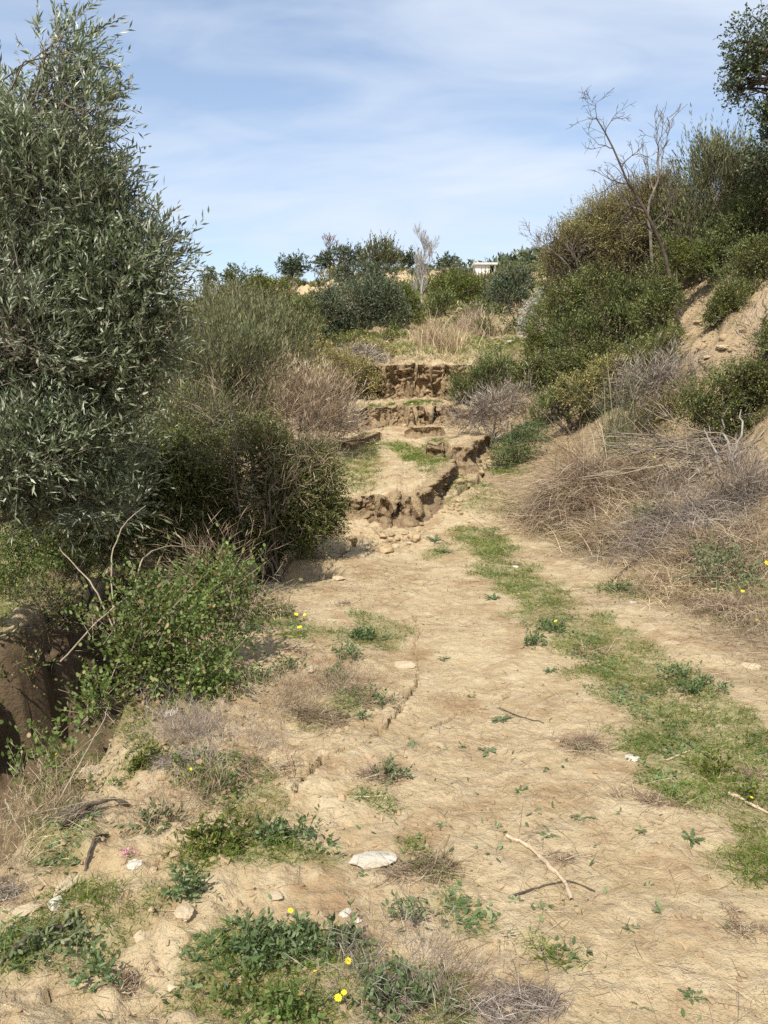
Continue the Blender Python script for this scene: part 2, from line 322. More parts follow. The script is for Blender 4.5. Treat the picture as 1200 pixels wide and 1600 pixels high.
M = {
 'olive': leaf_mat('olive_leaf', [(0, (0.082, 0.106, 0.055)), (.5, (0.151, 0.185, 0.096)), (.82, (0.247, 0.275, 0.163)), (1, (0.539, 0.532, 0.432))], .15, .42, .5),
 'olive_far': leaf_mat('olive_leaf_dusky', [(0, (0.045, 0.068, 0.033)), (.6, (0.081, 0.108, 0.051)), (1, (0.194, 0.216, 0.128))], .15, .5, .4, dead=.55),
 'lentisk': leaf_mat('dark_shrub_leaf', [(0, (0.059, 0.080, 0.022)), (.6, (0.113, 0.137, 0.036)), (.9, (0.202, 0.208, 0.063)), (1, (0.486, 0.396, 0.161))], .2, .45, .4, dead=.3),
 'green': leaf_mat('fresh_shrub_leaf', [(0, (0.062, 0.085, 0.015)), (.6, (0.118, 0.148, 0.028)), (1, (0.250, 0.258, 0.063))], .28, .5, .35, dead=.55),
 'yellowgreen': leaf_mat('olive_green_twig_leaf', [(0, (0.141, 0.135, 0.044)), (.6, (0.271, 0.251, 0.083)), (1, (0.520, 0.425, 0.194))], .25, .6, .3, dead=.55),
 'broom': leaf_mat('broom_needle', [(0, (0.077, 0.089, 0.039)), (.6, (0.141, 0.151, 0.067)), (1, (0.283, 0.270, 0.142))], .15, .6, .3, dead=.55),
 'juniper': leaf_mat('juniper_needle', [(0, (0.066, 0.092, 0.030)), (.6, (0.129, 0.156, 0.049)), (1, (0.264, 0.271, 0.110))], .15, .6, .3, dead=.55),
 'oak': leaf_mat('oak_leaf', [(0, (0.034, 0.052, 0.022)), (.6, (0.075, 0.103, 0.044)), (1, (0.188, 0.207, 0.110))], .12, .42, .5),
 'bramble': leaf_mat('bramble_leaf', [(0, (0.061, 0.101, 0.019)), (.5, (0.121, 0.176, 0.041)), (.88, (0.203, 0.257, 0.081)), (1, (0.324, 0.216, 0.095))], .3, .5, .35),
 'weed': leaf_mat('weed_leaf', [(0, (0.072, 0.111, 0.039)), (.6, (0.111, 0.163, 0.058)), (1, (0.182, 0.234, 0.104))], .2, .5, .35),
 'dusty': leaf_mat('dusty_weed_leaf', [(0, (0.120, 0.144, 0.066)), (.6, (0.180, 0.210, 0.102)), (1, (0.276, 0.288, 0.168))], .15, .7, .2),
 'grass': leaf_mat('grass_blade', [(0, (0.062, 0.102, 0.010)), (.6, (0.118, 0.178, 0.022)), (.92, (0.194, 0.237, 0.050)), (1, (0.411, 0.365, 0.141))], .3, .5, .3),
 'straw': leaf_mat('straw_blade', [(0, (0.172, 0.121, 0.069)), (.5, (0.345, 0.259, 0.149)), (1, (0.632, 0.517, 0.333))], .15, .7, .2),
 'reddry': leaf_mat('reddish_dry_blade', [(0, (0.169, 0.111, 0.068)), (.5, (0.338, 0.246, 0.158)), (1, (0.586, 0.506, 0.359))], .15, .7, .2),
 'greydry': leaf_mat('grey_dry_twig', [(0, (0.120, 0.095, 0.075)), (.5, (0.235, 0.190, 0.150)), (1, (0.420, 0.360, 0.300))], .0, .8, .2),
 'browndry': leaf_mat('brown_dry_twig', [(0, (0.125, 0.085, 0.050)), (.5, (0.250, 0.181, 0.112)), (1, (0.450, 0.362, 0.250))], .0, .8, .2),
 'pale': leaf_mat('pale_lichen_leaf', [(0, (0.260, 0.260, 0.200)), (.5, (0.400, 0.400, 0.330)), (1, (0.600, 0.590, 0.520))], .1, .8, .2),
 'bark': bark_mat('grey_bark', (.10, .08, .06), (.24, .20, .16)),
 'darkbark': bark_mat('dark_bark', (.045, .035, .026), (.12, .095, .07)),
 'treebark': bark_mat('brown_tree_bark', (.13, .095, .07), (.28, .21, .16)),
 'redbark': bark_mat('reddish_bark', (.16, .09, .055), (.34, .22, .14)),
 'palebark': bark_mat('pale_bark', (.26, .235, .21), (.44, .41, .37)),
 'cane': bark_mat('dry_cane', (.20, .155, .10), (.40, .33, .235)),
 'stick': bark_mat('weathered_stick', (.34, .25, .16), (.58, .46, .32), 30),
 'whitestone': stone_mat('white_limestone', (.47, .42, .33), (.62, .57, .47)),
 'tanstone': stone_mat('tan_limestone', (.42, .33, .21), (.54, .44, .30)),
 'clod': stone_mat('dry_earth_clod', (.30, .21, .12), (.44, .325, .19)),
 'yellow': flat_mat('yellow_petal', (.85, .62, .01), (.95, .75, .02)),
 'yolk': flat_mat('flower_disc', (.70, .40, .01), (.60, .34, .01)),
 'stem': flat_mat('green_stem', (.09, .14, .03), (.14, .19, .05)),
 'pink': flat_mat('pink_petal', (.62, .22, .34), (.72, .32, .44)),
 'hutwall': flat_mat('white_hut_wall', (.62, .58, .52), (.74, .70, .64), 3),
 'hutroof': flat_mat('hut_roof_sheet', (.48, .46, .44), (.60, .58, .55), 3),
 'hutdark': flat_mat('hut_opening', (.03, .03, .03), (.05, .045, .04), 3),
}

# ------------------------------------------------------------------ where green and dry cover grows (world masks)
def wpts(L): return np.array([ground(*q)[:2] for q in L])
GREEN = [(wpts(L), w, s) for L, w, s in (
    ([(1230, 1330), (1130, 1230), (1050, 1130), (960, 1040), (880, 970), (820, 915), (770, 870), (742, 835)], .27, 1.0),
    ([(1210, 1180), (1120, 1100), (1050, 1060), (980, 1000), (930, 965)], .10, .9),
    ([(600, 695), (650, 705), (690, 730), (715, 752)], .32, .9), ([(575, 642), (640, 632), (690, 630)], .30, .9),
    ([(590, 690), (560, 720), (555, 760)], .3, .5), ([(790, 740), (800, 690), (860, 650)], .3, .9),
    ([(300, 1330), (400, 1325), (510, 1345)], .09, 1.0), ([(330, 1490), (430, 1480), (560, 1500)], .09, 1.0), ([(340, 1560), (470, 1570), (640, 1580)], .13, .9),
    ([(230, 1180), (330, 1200), (400, 1260)], .12, .8), ([(400, 950), (470, 985), (580, 1000)], .14, .8), ([(560, 990), (600, 1010)], .12, .7),
    ([(150, 1180), (220, 1170)], .09, .8), ([(60, 1250), (100, 1330)], .10, .7), ([(480, 1130), (560, 1090)], .12, .55), ([(640, 1320), (670, 1360)], .07, .6), ([(560, 1240), (600, 1260)], .08, .6), ([(250, 1400), (200, 1450)], .07, .7), ([(90, 1440), (150, 1480)], .09, .8),
    ([(690, 1410), (735, 1450)], .07, .6), ([(840, 1480), (880, 1500)], .05, .6), ([(620, 990), (560, 960)], .12, .5), ([(690, 850), (680, 870)], .12, .5), ([(300, 1100), (380, 1060)], .15, .6),
    ([(130, 1400), (130, 1520)], .10, .6), ([(20, 1470), (30, 1500)], .08, .8),
    ([(1040, 1150), (1010, 1170)], .10, .9), ([(1000, 815), (1010, 810)], .25, .7), ([(1130, 880), (1160, 960)], .35, .8),
    ([(740, 780), (860, 810), (940, 850)], .4, .5), ([(940, 920), (1000, 930)], .2, .6), ([(700, 545), (800, 545)], 1.2, .5))]
def green_mask(x, y):
    r = np.zeros(np.shape(x)); n = fbm2(x * 3.5, y * 3.5, 3, 51)
    for pts, w, s in GREEN:
        d = polydist(x, y, pts); r = np.maximum(r, s * (1 - sstep(.45, 1.45, d / w + .9 * n)))
    tl = edge_l(y) - x
    r = np.maximum(r, .9 * sstep(1.9, 2.3, tl) * (y < 18) * sstep(-.3, .2, n + .35))               # the grassy field beyond the drop
    r = np.maximum(r, .6 * sstep(20, 24, y) * sstep(-.25, .3, n) * (1 - sstep(40, 60, y)))
    return np.clip(r, 0, 1)
def dry_mask(x, y):
    n = fbm2(x * 2, y * 2, 3, 52); t = x - edge_r(y)
    r = sstep(-1.0, .2, t + .5 * n) * (1 - .3 * sstep(2.2, 3.6, t))
    r = np.maximum(r, .75 * sstep(.55, -.1, x - edge_l(y) + .35 * n) * sstep(.9, .4, edge_l(y) - x))
    return np.clip(np.maximum(r, .7 * sstep(24, 30, y) + .3 * sstep(55, 62, y)), 0, 1)

# ------------------------------------------------------------------ the ground: one sheet to the horizon
def axis_samples(bands):
    out = [bands[0][0]]
    for a, b, st in bands:
        k = max(1, int(round((b - a) / st))); out += list(np.linspace(a, b, k + 1)[1:])
    return out
ys = axis_samples([(-40, -6, 2.0), (-6, 1.2, .2), (1.2, 2.9, .0135), (2.9, 5.0, .0085), (5.0, 6, .0135), (6, 9.6, .022), (9.6, 14.2, .021), (14.2, 15, .03), (15, 17.4, .022), (17.4, 18.6, .04), (18.6, 20.6, .024), (20.6, 30, .1)]) + list(np.geomspace(30.1, 66, 52)) + list(np.arange(66.3, 88, .3)) + list(np.geomspace(88.3, 1500, 170))
xs = axis_samples([(-19, -8, .3), (-8, -4.2, .08), (-4.2, -2.2, .035), (-2.2, -.85, .0165), (-.85, .95, .0095), (.95, 2.4, .0165), (2.4, 5.2, .04), (5.2, 10, .08), (10, 21, .3)])
xs = [-19.0 - 2 * 1.06 ** k * k ** .9 for k in range(78, 0, -1)] + xs + [21.2 + 2 * 1.06 ** k * k ** .9 for k in range(1, 79)]
xs = np.array(sorted(xs)); ys = np.array(ys)
GX, GY = np.meshgrid(xs, ys); nx, ny = len(xs), len(ys)
gx, gy = GX.ravel(), GY.ravel(); gzv = H(gx, gy)
px_, py_ = gx.copy(), gy.copy()
riser = np.zeros_like(gx)
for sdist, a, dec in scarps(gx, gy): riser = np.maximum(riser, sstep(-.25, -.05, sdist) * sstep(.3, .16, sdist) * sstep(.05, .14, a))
gm = Mesh(); idx = np.arange(nx * ny).reshape(ny, nx)
gm.add(np.stack([px_, py_, gzv], -1), np.stack([idx[:-1, :-1], idx[:-1, 1:], idx[1:, 1:], idx[1:, :-1]], -1).reshape(-1, 4))

mg, t = new_mat('dry_clay_ground'); g = NT(t); tcn = g.n('ShaderNodeTexCoord'); ov = tcn.outputs['Object']
def attr(n): return g.n('ShaderNodeAttribute', attribute_name=n).outputs['Fac']
na = g.noise(ov, 1.1, 5, .6); nb = g.noise(ov, 6, 6, .65); nc = g.noise(ov, 38, 5, .7); nd = g.noise(ov, 150, 3, .7)
c = g.mix(g.rng(na, .35, .68), (.375, .276, .152), (.485, .377, .222))
c = g.mix(g.rng(nb, .40, .66, 0, .62), c, (.565, .46, .305))
c = g.mix(g.rng(g.noise(ov, 2.7, 6, .65), .50, .66, 0, .75), c, (.29, .18, .092))
c = g.mix(g.rng(nc, .56, .74, 0, .55), c, (.25, .165, .092))
c = g.mix(g.rng(nd, .62, .78, 0, .5), c, (.60, .49, .32)); c = g.mix(g.rng(g.noise(ov, 90, 4, .7), .55, .7, 0, .6), c, (.20, .13, .07))
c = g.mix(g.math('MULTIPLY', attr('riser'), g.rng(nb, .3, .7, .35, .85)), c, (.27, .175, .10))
c = g.mix(g.math('MULTIPLY', attr('bare'), g.rng(nb, .3, .7, .5, 1.0)), c, (.50, .375, .225))
c = g.mix(g.math('MULTIPLY', attr('dry'), g.rng(nc, .3, .7, .30, .85)), c, (.215, .155, .095))
c = g.mix(g.math('MULTIPLY', attr('gully_shade'), g.rng(nb, .3, .7, .8, 1.0)), c, (.10, .070, .043))  # shade inside the left drop, put into the soil colour as a dark tone
c = g.mix(g.math('MULTIPLY', attr('green'), g.rng(nc, .34, .66, .18, .75)), c, (.125, .145, .035))
pb = g.n('ShaderNodeBsdfPrincipled', {'Base Color': c, 'Roughness': .95, 'Specular IOR Level': .12})
vor = g.n('ShaderNodeTexVoronoi', {'Vector': ov, 'Scale': 26.0, 'Randomness': 1.0})
hgt = g.math('ADD', g.math('MULTIPLY', nb, .9), g.math('ADD', g.math('MULTIPLY', nc, .45), g.math('ADD', g.math('MULTIPLY', nd, .12), g.math('MULTIPLY', vor.outputs['Distance'], -.10))))
bmp = g.n('ShaderNodeBump', {'Height': hgt, 'Strength': 1.0, 'Distance': .035}); g.set(pb, 'Normal', bmp.outputs[0])
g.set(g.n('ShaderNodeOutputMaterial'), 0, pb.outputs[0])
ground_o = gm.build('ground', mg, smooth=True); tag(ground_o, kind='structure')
def bluff_window(x): return np.maximum(np.maximum(np.exp(-((x + 6.8) / 2.6) ** 4), np.exp(-((x - 1.6) / 2.4) ** 4)), np.maximum(np.exp(-((x - 15) / 1.6) ** 4), .5 * np.exp(-((x + 11) / 1.8) ** 4)))
far_bluff = bluff_window(gx) * (.55 + .45 * sstep(-.25, .1, fbm2(gx * .8, gzv * 1.2, 3, 62))) * sstep(60, 68, gy) * (1 - sstep(82, 90, gy)) * sstep(.25, .6, np.gradient(gzv.reshape(ny, nx), ys, axis=0).ravel())
tb = gx - edge_r(gy)
SLIDES = [(ground(px, py)[:2], r_) for px, py, r_ in ((1095, 478, .55), (1085, 500, .5), (1130, 540, .7), (1100, 562, .6), (1165, 520, .6))]
def bare_bank_mask(x, y):
    r_ = .5 * sstep(1.4, 2.0, x - edge_r(y)) * (1 - sstep(3.6, 4.6, x - edge_r(y))) * sstep(-.05, .2, fbm2(x * .6, y * .6, 3, 61)) * (y < 26); n_ = .5 * fbm2(x * 2, y * 2, 3, 64)
    for c_, w_ in SLIDES: r_ = np.maximum(r_, 1 - sstep(.6, 1.25, np.hypot(x - c_[0], (y - c_[1]) * .7) / w_ + n_))
    return r_
bare_bank = bare_bank_mask(gx, gy)
for nme, val in (('green', green_mask(gx, gy)), ('dry', dry_mask(gx, gy) * (1 - .9 * far_bluff)), ('bare', np.maximum(far_bluff, .8 * bare_bank)), ('riser', riser), ('gully_shade', sstep(.15, .6, edge_l(gy) - gx + .25 * fbm2(gx * 3, gy * 3, 3, 63)) * (1 - sstep(1.75, 2.1, edge_l(gy) - gx)) * sstep(10, 8.5, gy) * sstep(1.5, 3, gy))):
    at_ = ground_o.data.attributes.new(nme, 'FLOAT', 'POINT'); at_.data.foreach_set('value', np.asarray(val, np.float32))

# the broken faces of the landslip steps, rough earth with overhanging lips
mf, t = new_mat('broken_earth_face'); g = NT(t); ov = g.n('ShaderNodeTexCoord').outputs['Object']
fa = g.noise(ov, 5, 6, .65); fb = g.noise(ov, 24, 6, .7)
c = g.mix(g.rng(fa, .35, .65), (.20, .135, .078), (.40, .29, .17)); c = g.mix(g.rng(fb, .5, .72, 0, .6), c, (.53, .42, .27)); c = g.mix(g.rng(g.noise(ov, 9, 4), .56, .68, 0, .6), c, (.16, .105, .062))
c = g.mix(g.math('MULTIPLY', g.n('ShaderNodeAttribute', attribute_name='lip').outputs['Fac'], g.rng(fb, .3, .7, .3, .9)), c, (.44, .335, .195))
pb = g.n('ShaderNodeBsdfPrincipled', {'Base Color': c, 'Roughness': .95, 'Specular IOR Level': .1})
bmp = g.n('ShaderNodeBump', {'Height': g.math('ADD', fa, fb), 'Strength': 1.0, 'Distance': .05}); g.set(pb, 'Normal', bmp.outputs[0]); g.set(g.n('ShaderNodeOutputMaterial'), 0, pb.outputs[0])
LIPS = []
def scarp_face(k, x0, x1, amp, seed, step=.007, rows=34):
    x = np.arange(x0, x1, step); y = np.full_like(x, 13.0)
    for _ in range(4): y = y - scarps(x, y)[k][0]
    ker = np.ones(21) / 21; ys_ = np.convolve(np.pad(y, 10, 'edge'), ker, 'valid'); tx = np.gradient(x); ty = np.gradient(ys_); l = np.hypot(tx, ty); nx_, ny_ = ty / l, -tx / l
    a = scarps(x, y)[k][1]; fade = np.clip(a / .12, 0, 1); zb = H(x + nx_ * .26, y + ny_ * .26) - .06; zt = H(x - nx_ * .22, y - ny_ * .22)
    hh = np.maximum(zt - zb, .02); S = []; lip = []
    arc = np.concatenate([[0], np.cumsum(np.hypot(np.diff(x), np.diff(ys_)))])
    for r in range(rows + 6):
        v = min(1.0, r / rows); z = zb + hh * v; q3 = np.stack([arc, np.full_like(arc, seed * 3.7), z * (1.9 if seed < 6 else 1.2)], -1)
        wa, wb = vnoise3(q3 * np.array([2.3, 1, 2.3]), 7), vnoise3(q3 * np.array([2.3, 1, 2.3]), 8); u_, w_ = q3[:, 0] + .22 * wa, q3[:, 2] + .22 * wb; q3 = np.stack([u_ * .83 + w_ * .56, q3[:, 1] + .3 * wa, w_ * .83 - u_ * .56], -1)
        n1 = vnoise3(q3 * np.array([3.2, 1, 4.0]), 1); n2 = vnoise3(q3 * np.array([8.5, 1, 9]), 2); n3 = vnoise3(q3 * np.array([22, 1, 22]), 3); n4 = vnoise3(q3 * np.array([1.2, 1, .6]), 4)
        off = .16 * (1 - v) ** 2.2 * (1 + n4) + .045 * v ** 6 + amp * (n1 * .9 + .6 * np.abs(n2) + .32 * n3 + .25 * n4) - amp * 3.2 * np.clip(n1 - .08, 0, 1) * np.sin(math.pi * v)
        off = off * fade + .02
        if r > rows:
            b = (r - rows) / 5; off = off * (1 - b) - .24 * b; z = H(x + nx_ * off, y + ny_ * off); z = np.where(off > -.1, np.maximum(zt - .015, z), z) + .014 * (1 - b) - .012 * b + .012 * n3 * (1 - b)
        S.append(np.stack([x + nx_ * off, y + ny_ * off, z], -1)); lip.append(np.full(len(x), 1.0 if r > rows else 0.0))
        if r == rows: LIPS.append(np.stack([x + nx_ * off, y + ny_ * off, z, nx_, ny_, fade], -1))
    V = np.stack(S, 0); R_, C_ = V.shape[:2]; idx = np.arange(R_ * C_).reshape(R_, C_); m = Mesh(); m.add(V.reshape(-1, 3), np.stack([idx[:-1, :-1], idx[:-1, 1:], idx[1:, 1:], idx[1:, :-1]], -1).reshape(-1, 4))
    o = m.build('terrain_scarp', mf, smooth=True); tag(o, kind='structure'); at_ = o.data.attributes.new('lip', 'FLOAT', 'POINT'); at_.data.foreach_set('value', np.concatenate(lip).astype(np.float32))
scarp_face(0, -1.15, 1.07, .095, 1, .0055); scarp_face(1, .66, 1.8, .08, 2, .006); scarp_face(2, -1.6, 2.0, .09, 3, .009); scarp_face(3, .38, 1.13, .04, 4); scarp_face(4, -1.08, -.03, .04, 5); scarp_face(5, -3.2, 3.2, .20, 6, .012, 44)
# ------------------------------------------------------------------ plants
KIND = {  # leaf length, width, leaves per twig, twig length, outward / up / random weights, six-sided leaf, leaf angle, material, cover
 'olive':   dict(L=.060, W=.0135, k=11, tl=.24, o=.7, u=.55, r=.55, hexa=False, spread=.75, mat='olive', lai=4.0, bark='bark'),
 'olive_far': dict(L=.07, W=.02, k=9, tl=.30, o=.7, u=.4, r=.6, hexa=False, spread=.8, mat='olive_far', lai=3.0, bark='bark'),
 'lentisk': dict(L=.032, W=.014, k=10, tl=.16, o=.8, u=.35, r=.7, hexa=False, spread=1.0, mat='lentisk', lai=3.2, bark='darkbark'),
 'green':   dict(L=.035, W=.016, k=9, tl=.18, o=.7, u=.5, r=.7, hexa=False, spread=1.0, mat='green', lai=2.8, bark='darkbark'),
 'yellowgreen': dict(L=.035, W=.010, k=9, tl=.26, o=.8, u=.5, r=.7, hexa=False, spread=.8, mat='yellowgreen', lai=2.0, bark='bark'),
 'broom':   dict(L=.085, W=.006, k=10, tl=.34, o=.5, u=.9, r=.45, hexa=False, spread=.35, mat='broom', lai=2.2, bark='bark'),
 'juniper': dict(L=.06, W=.007, k=10, tl=.26, o=.6, u=.7, r=.5, hexa=False, spread=.5, mat='juniper', lai=2.4, bark='darkbark'),
 'oak':     dict(L=.045, W=.026, k=9, tl=.20, o=.6, u=.2, r=.8, hexa=True, spread=1.1, mat='oak', lai=3.0, bark='darkbark'),
 'bramble': dict(L=.025, W=.017, k=9, tl=.22, o=.6, u=.6, r=.8, hexa=True, spread=1.1, mat='bramble', lai=1.7, bark='cane'),
 'herb':    dict(L=.025, W=.010, k=8, tl=.06, o=.5, u=.35, r=.9, hexa=True, spread=1.1, mat='weed', lai=1.6, bark='cane'),
 'pale':    dict(L=.05, W=.018, k=8, tl=.22, o=.6, u=.6, r=.7, hexa=False, spread=1.0, mat='pale', lai=2.2, bark='palebark'),
 'deadgrey': dict(L=.15, W=.0035, k=6, tl=.36, o=.8, u=.6, r=.8, hexa=False, spread=.8, mat='greydry', lai=1.3, bark='bark'),
 'deadtan': dict(L=.15, W=.005, k=7, tl=.40, o=.6, u=.9, r=.5, hexa=False, spread=.45, mat='reddry', lai=1.5, bark='bark'),
}
def limb(rng, a, b, n=6, wob=.08):
    a = np.asarray(a, float); b = np.asarray(b, float); t = np.linspace(0, 1, n)[:, None]; L = np.linalg.norm(b - a)
    mid = a + (b - a) * t; mid[:, 2:3] += L * .10 * np.sin(t * math.pi)
    return mid + rng.randn(n, 3) * wob * L * np.sin(t * math.pi)
def plant(name, cat, label, kind, d, lobes, seed, group=None, parts=('stem', 'foliage'), base=None, cover=1.0, thick=.035, clump=.35, thr=-.25, shell=.45, size=1.0, stems=True, twigvis=.35, mat=None, under=True, leafmin=2.2, limbs=7, flat=False, topthin=0.0):
    """lobes: (photo px, py, rx, rz [, distance offset]) as ellipsoids standing at distance d"""
    K = dict(KIND[kind]); rng = np.random.RandomState(seed); C = []; RR = []
    for lb in lobes:
        dd = d + (lb[4] if len(lb) > 4 else 0); s = mpp(dd); c = at(lb[0], lb[1], dd); rx, rz = lb[2] * s, lb[3] * s
        if flat: gp = ground(lb[0], lb[1]); s = mpp(gp[1]); rx, rz = lb[2] * s, .035 + .35 * lb[3] * s; c = gp + np.array([0, 0, .01])
        C.append(c); RR.append((rx, .85 * (rx + rz) / 2 if not flat else rx * .8, rz))
    C = np.array(C); RR = np.array(RR)
    if base is None:
        w = RR[:, 0]; bx, by = (C[:, 0] * w).sum() / w.sum(), (C[:, 1] * w).sum() / w.sum()
    else: bx, by = base
    root = np.array([bx, by, gz(bx, by) - .02])
    o = thing(name, label, cat, root, group)
    L = max(K['L'] * size, leafmin * d / 829); W = max(K['W'] * size, .42 * leafmin * d / 829); k = K['k']
    tl = max(K['tl'] * size, L * 2.2)
    thick = min(thick, .013) if kind.startswith('dead') else thick
    area = (math.pi * RR[:, 0] * RR[:, 2]).sum() * 1.6
    n = int(min(60000, max(20, K['lai'] * cover * area / (L * W * .55) / k)))
    wgt = RR[:, 0] * RR[:, 2]; wgt = wgt / wgt.sum(); m_ = n * 2
    li = rng.choice(len(C), m_, p=wgt); dv = rnd_unit(rng, m_); r = (shell + (1 - shell) * rng.rand(m_)) ** .8
    r = r * (1 + .26 * vnoise3(C[li] * 3 + dv * 2.4, seed % 7))
    P = C[li] + dv * RR[li] * r[:, None]; out = norm(dv / RR[li])
    keep = vnoise3(P / clump, seed % 11) + .5 * vnoise3(P / clump * 2.3, 5) > thr + .4 * rng.randn(m_) * .5 + topthin * sstep(.55, .9, (P[:, 2] - P[:, 2].min()) / np.ptp(P[:, 2]))
    P, out = P[keep][:n], out[keep][:n]; n = len(P)
    D = norm(out * K['o'] + np.array([0, 0, K['u']]) + rnd_unit(rng, n) * K['r'])
    tlen = tl * (.55 + .8 * rng.rand(n)); ls = rng.rand(n) < .09; D[ls] = norm(D[ls] + np.array([0, 0, .5])); tlen[ls] *= 1.7; droop = np.array([0, 0, -.18]) * (1 if kind not in ('broom', 'juniper') else 0)
    tt = (np.arange(k) + .6) / k; tt = np.clip(tt[None] + rng.randn(n, k) * .03, .02, 1)
    LP = P[:, None] + D[:, None] * (tlen[:, None] * tt)[..., None] + droop * (tlen[:, None] * tt ** 2)[..., None]
    per = rnd_unit(rng, n * k).reshape(n, k, 3); per = norm(per - (per * D[:, None]).sum(-1, keepdims=True) * D[:, None])
    LD = norm(D[:, None] + per * K['spread'] + np.array([0, 0, .1])).reshape(-1, 3); LP = LP.reshape(-1, 3)
    LN = norm(rnd_unit(rng, n * k) * .9 + np.array([0, 0, .8]))
    ll = L * (.5 + .85 * rng.rand(n * k)); ww = W * (.75 + .5 * rng.rand(n * k))
    if under:
        ok = LP[:, 2] > H(LP[:, 0], LP[:, 1], False) + .005; LP, LD, LN, ll, ww = LP[ok], LD[ok], LN[ok], ll[ok], ww[ok]
    if not len(LP): raise RuntimeError('nothing above ground: ' + label)
    fm = Mesh(); leaves(fm, LP, LD, LN, ll, ww, K['hexa'], .12)
    sm = Mesh()
    if stems:
        for i in range(len(C)):
            j = limb(rng, root + rng.randn(3) * np.array([.1, .1, 0]) * min(1, RR[i, 0] / .8), C[i], 7)
            th = thick * (.6 + .6 * wgt[i] * len(C)) if len(C) > 1 else thick
            tube(sm, j, np.linspace(th, th * .2, 7), 6)
            mine = P[(np.abs((P - C[i]) / RR[i]) ** 2).sum(1) < 1.1]
            for b in (mine[rng.choice(len(mine), min(limbs, len(mine)), replace=False)] if len(mine) else []):
                s0 = j[rng.randint(3, 7)]; tube(sm, limb(rng, s0, b, 5), np.linspace(th * .4, th * .12, 5), 4)
        nv = int(n * twigvis)
        if nv:
            tw = max(.004, .45 * d / 829)
            ribbons(sm, rng, P[:nv] - D[:nv] * (tlen[:nv] * .7)[:, None], D[:nv], tlen[:nv] * 1.6, tw, np.array([0, 0, -.08]), 2, .5)
        sm.build(parts[0], M[K['bark']], o, root, True)
    fm.build(parts[1], M[mat or K['mat']], o, root)
    return o
T = ('trunk', 'crown')

def grow(m, rng, p, d, L, r, depth, spread=.6, up=.15, shrink=.72, kids=(2, 3), minr=.003):
    n = 5; pts = [np.array(p, float)]; dd = norm(np.array(d, float))
    for i in range(n - 1):
        dd = norm(dd + rng.randn(3) * .16 + np.array([0, 0, up * .25])); pts.append(pts[-1] + dd * L / (n - 1))
    tube(m, pts, np.linspace(r, max(r * .62, minr * .8), n), 6 if r > .02 else 4)
    if depth <= 0: return
    for i in range(rng.randint(kids[0], kids[1] + 1)):
        at_i = rng.randint(2, n) if i else n - 1
        ax = rnd_unit(rng, 1)[0]; nd = norm(dd + ax * spread * (.6 + .8 * rng.rand()) + np.array([0, 0, up]))
        grow(m, rng, pts[at_i], nd, L * shrink * (.75 + .5 * rng.rand()), max(r * .58, minr), depth - 1, spread, up, shrink, kids, minr)
def bare_tree(name, cat, label, base, tips, r, seed, mat, depth=3, L=.5, spread=.7, up=.2, minr=.003, group=None, kids=(2, 3)):
    """a main stem through given points, boughs growing from it"""
    rng = np.random.RandomState(seed); o = thing(name, label, cat, base, group); tm = Mesh(); bm_ = Mesh()
    pts = [np.array(base, float)] + [np.array(q, float) for q in tips]; pts = np.array(pts)
    tt = np.linspace(0, len(pts) - 1, 12); P = np.stack([np.interp(tt, range(len(pts)), pts[:, i]) for i in range(3)], -1); P[1:-1] += rng.randn(10, 3) * r * .5
    rad = np.linspace(r, max(r * .25, minr), 12); tube(tm, P, rad, 8)
    for i in range(3, 12):
        for q in range(1 if i < 11 else 2):
            ax = rnd_unit(rng, 1)[0]; dirn = norm((P[i] - P[i - 1]) / np.linalg.norm(P[i] - P[i - 1]) * .7 + ax * spread + np.array([0, 0, up]))
            grow(bm_, rng, P[i], dirn, L * (1.15 - .045 * i), rad[i] * .6, depth, spread, up, .72, kids, minr)
    tm.build('trunk', mat, o, base, True); bm_.build('branch_spray', mat, o, base, True); return o

# ---- left side: the olive at the drop and the thicket behind it
plant('olive_tree', 'tree', 'tall grey-green olive tree rising beyond the drop on the left, cut by the photo edge', 'olive', 5.6,
      [(72, 85, 60, 75), (40, 190, 90, 90), (120, 170, 42, 70), (60, 320, 120, 110), (148, 335, 56, 66), (30, 470, 130, 110), (180, 445, 84, 78), (238, 405, 36, 48), (140, 560, 100, 90), (212, 525, 56, 76),
       (30, 620, 120, 100), (110, 690, 110, 85), (60, 770, 90, 55), (-70, 420, 90, 200, .3), (10, 520, 60, 60, -.5), (15, 440, 60, 70, -.4), (20, 540, 90, 70, -.5), (30, 690, 90, 70, -.4), (150, 780, 70, 45), (-30, 660, 90, 120)], 11, parts=T, base=(-4.4, 6.2), thick=.03, topthin=.35, clump=.34, thr=-.22, cover=1.0, twigvis=.5, shell=.35, limbs=14)
plant('broom_shrub', 'shrub', 'hazy grey-green broom shrub right behind the olive crown', 'broom', 11.0, [(340, 565, 75, 60), (300, 625, 80, 70), (395, 580, 50, 48), (375, 655, 50, 50)], 12, cover=1.0, thick=.03)
plant('broom_shrub', 'shrub', 'wide dull green broom thicket between the olive crown and the far hillside', 'broom', 15.0, [(330, 515, 70, 26), (400, 520, 60, 24), (455, 545, 45, 30), (350, 555, 60, 34)], 13, cover=1.0, size=1.2)
plant('thicket_shrub', 'shrub', 'dark brown twiggy thicket in the shade under the olive', 'yellowgreen', 8.8, [(240, 730, 90, 80), (310, 690, 60, 80), (160, 800, 80, 60), (310, 790, 60, 60)], 14, cover=.9, mat='lentisk', twigvis=1.0)
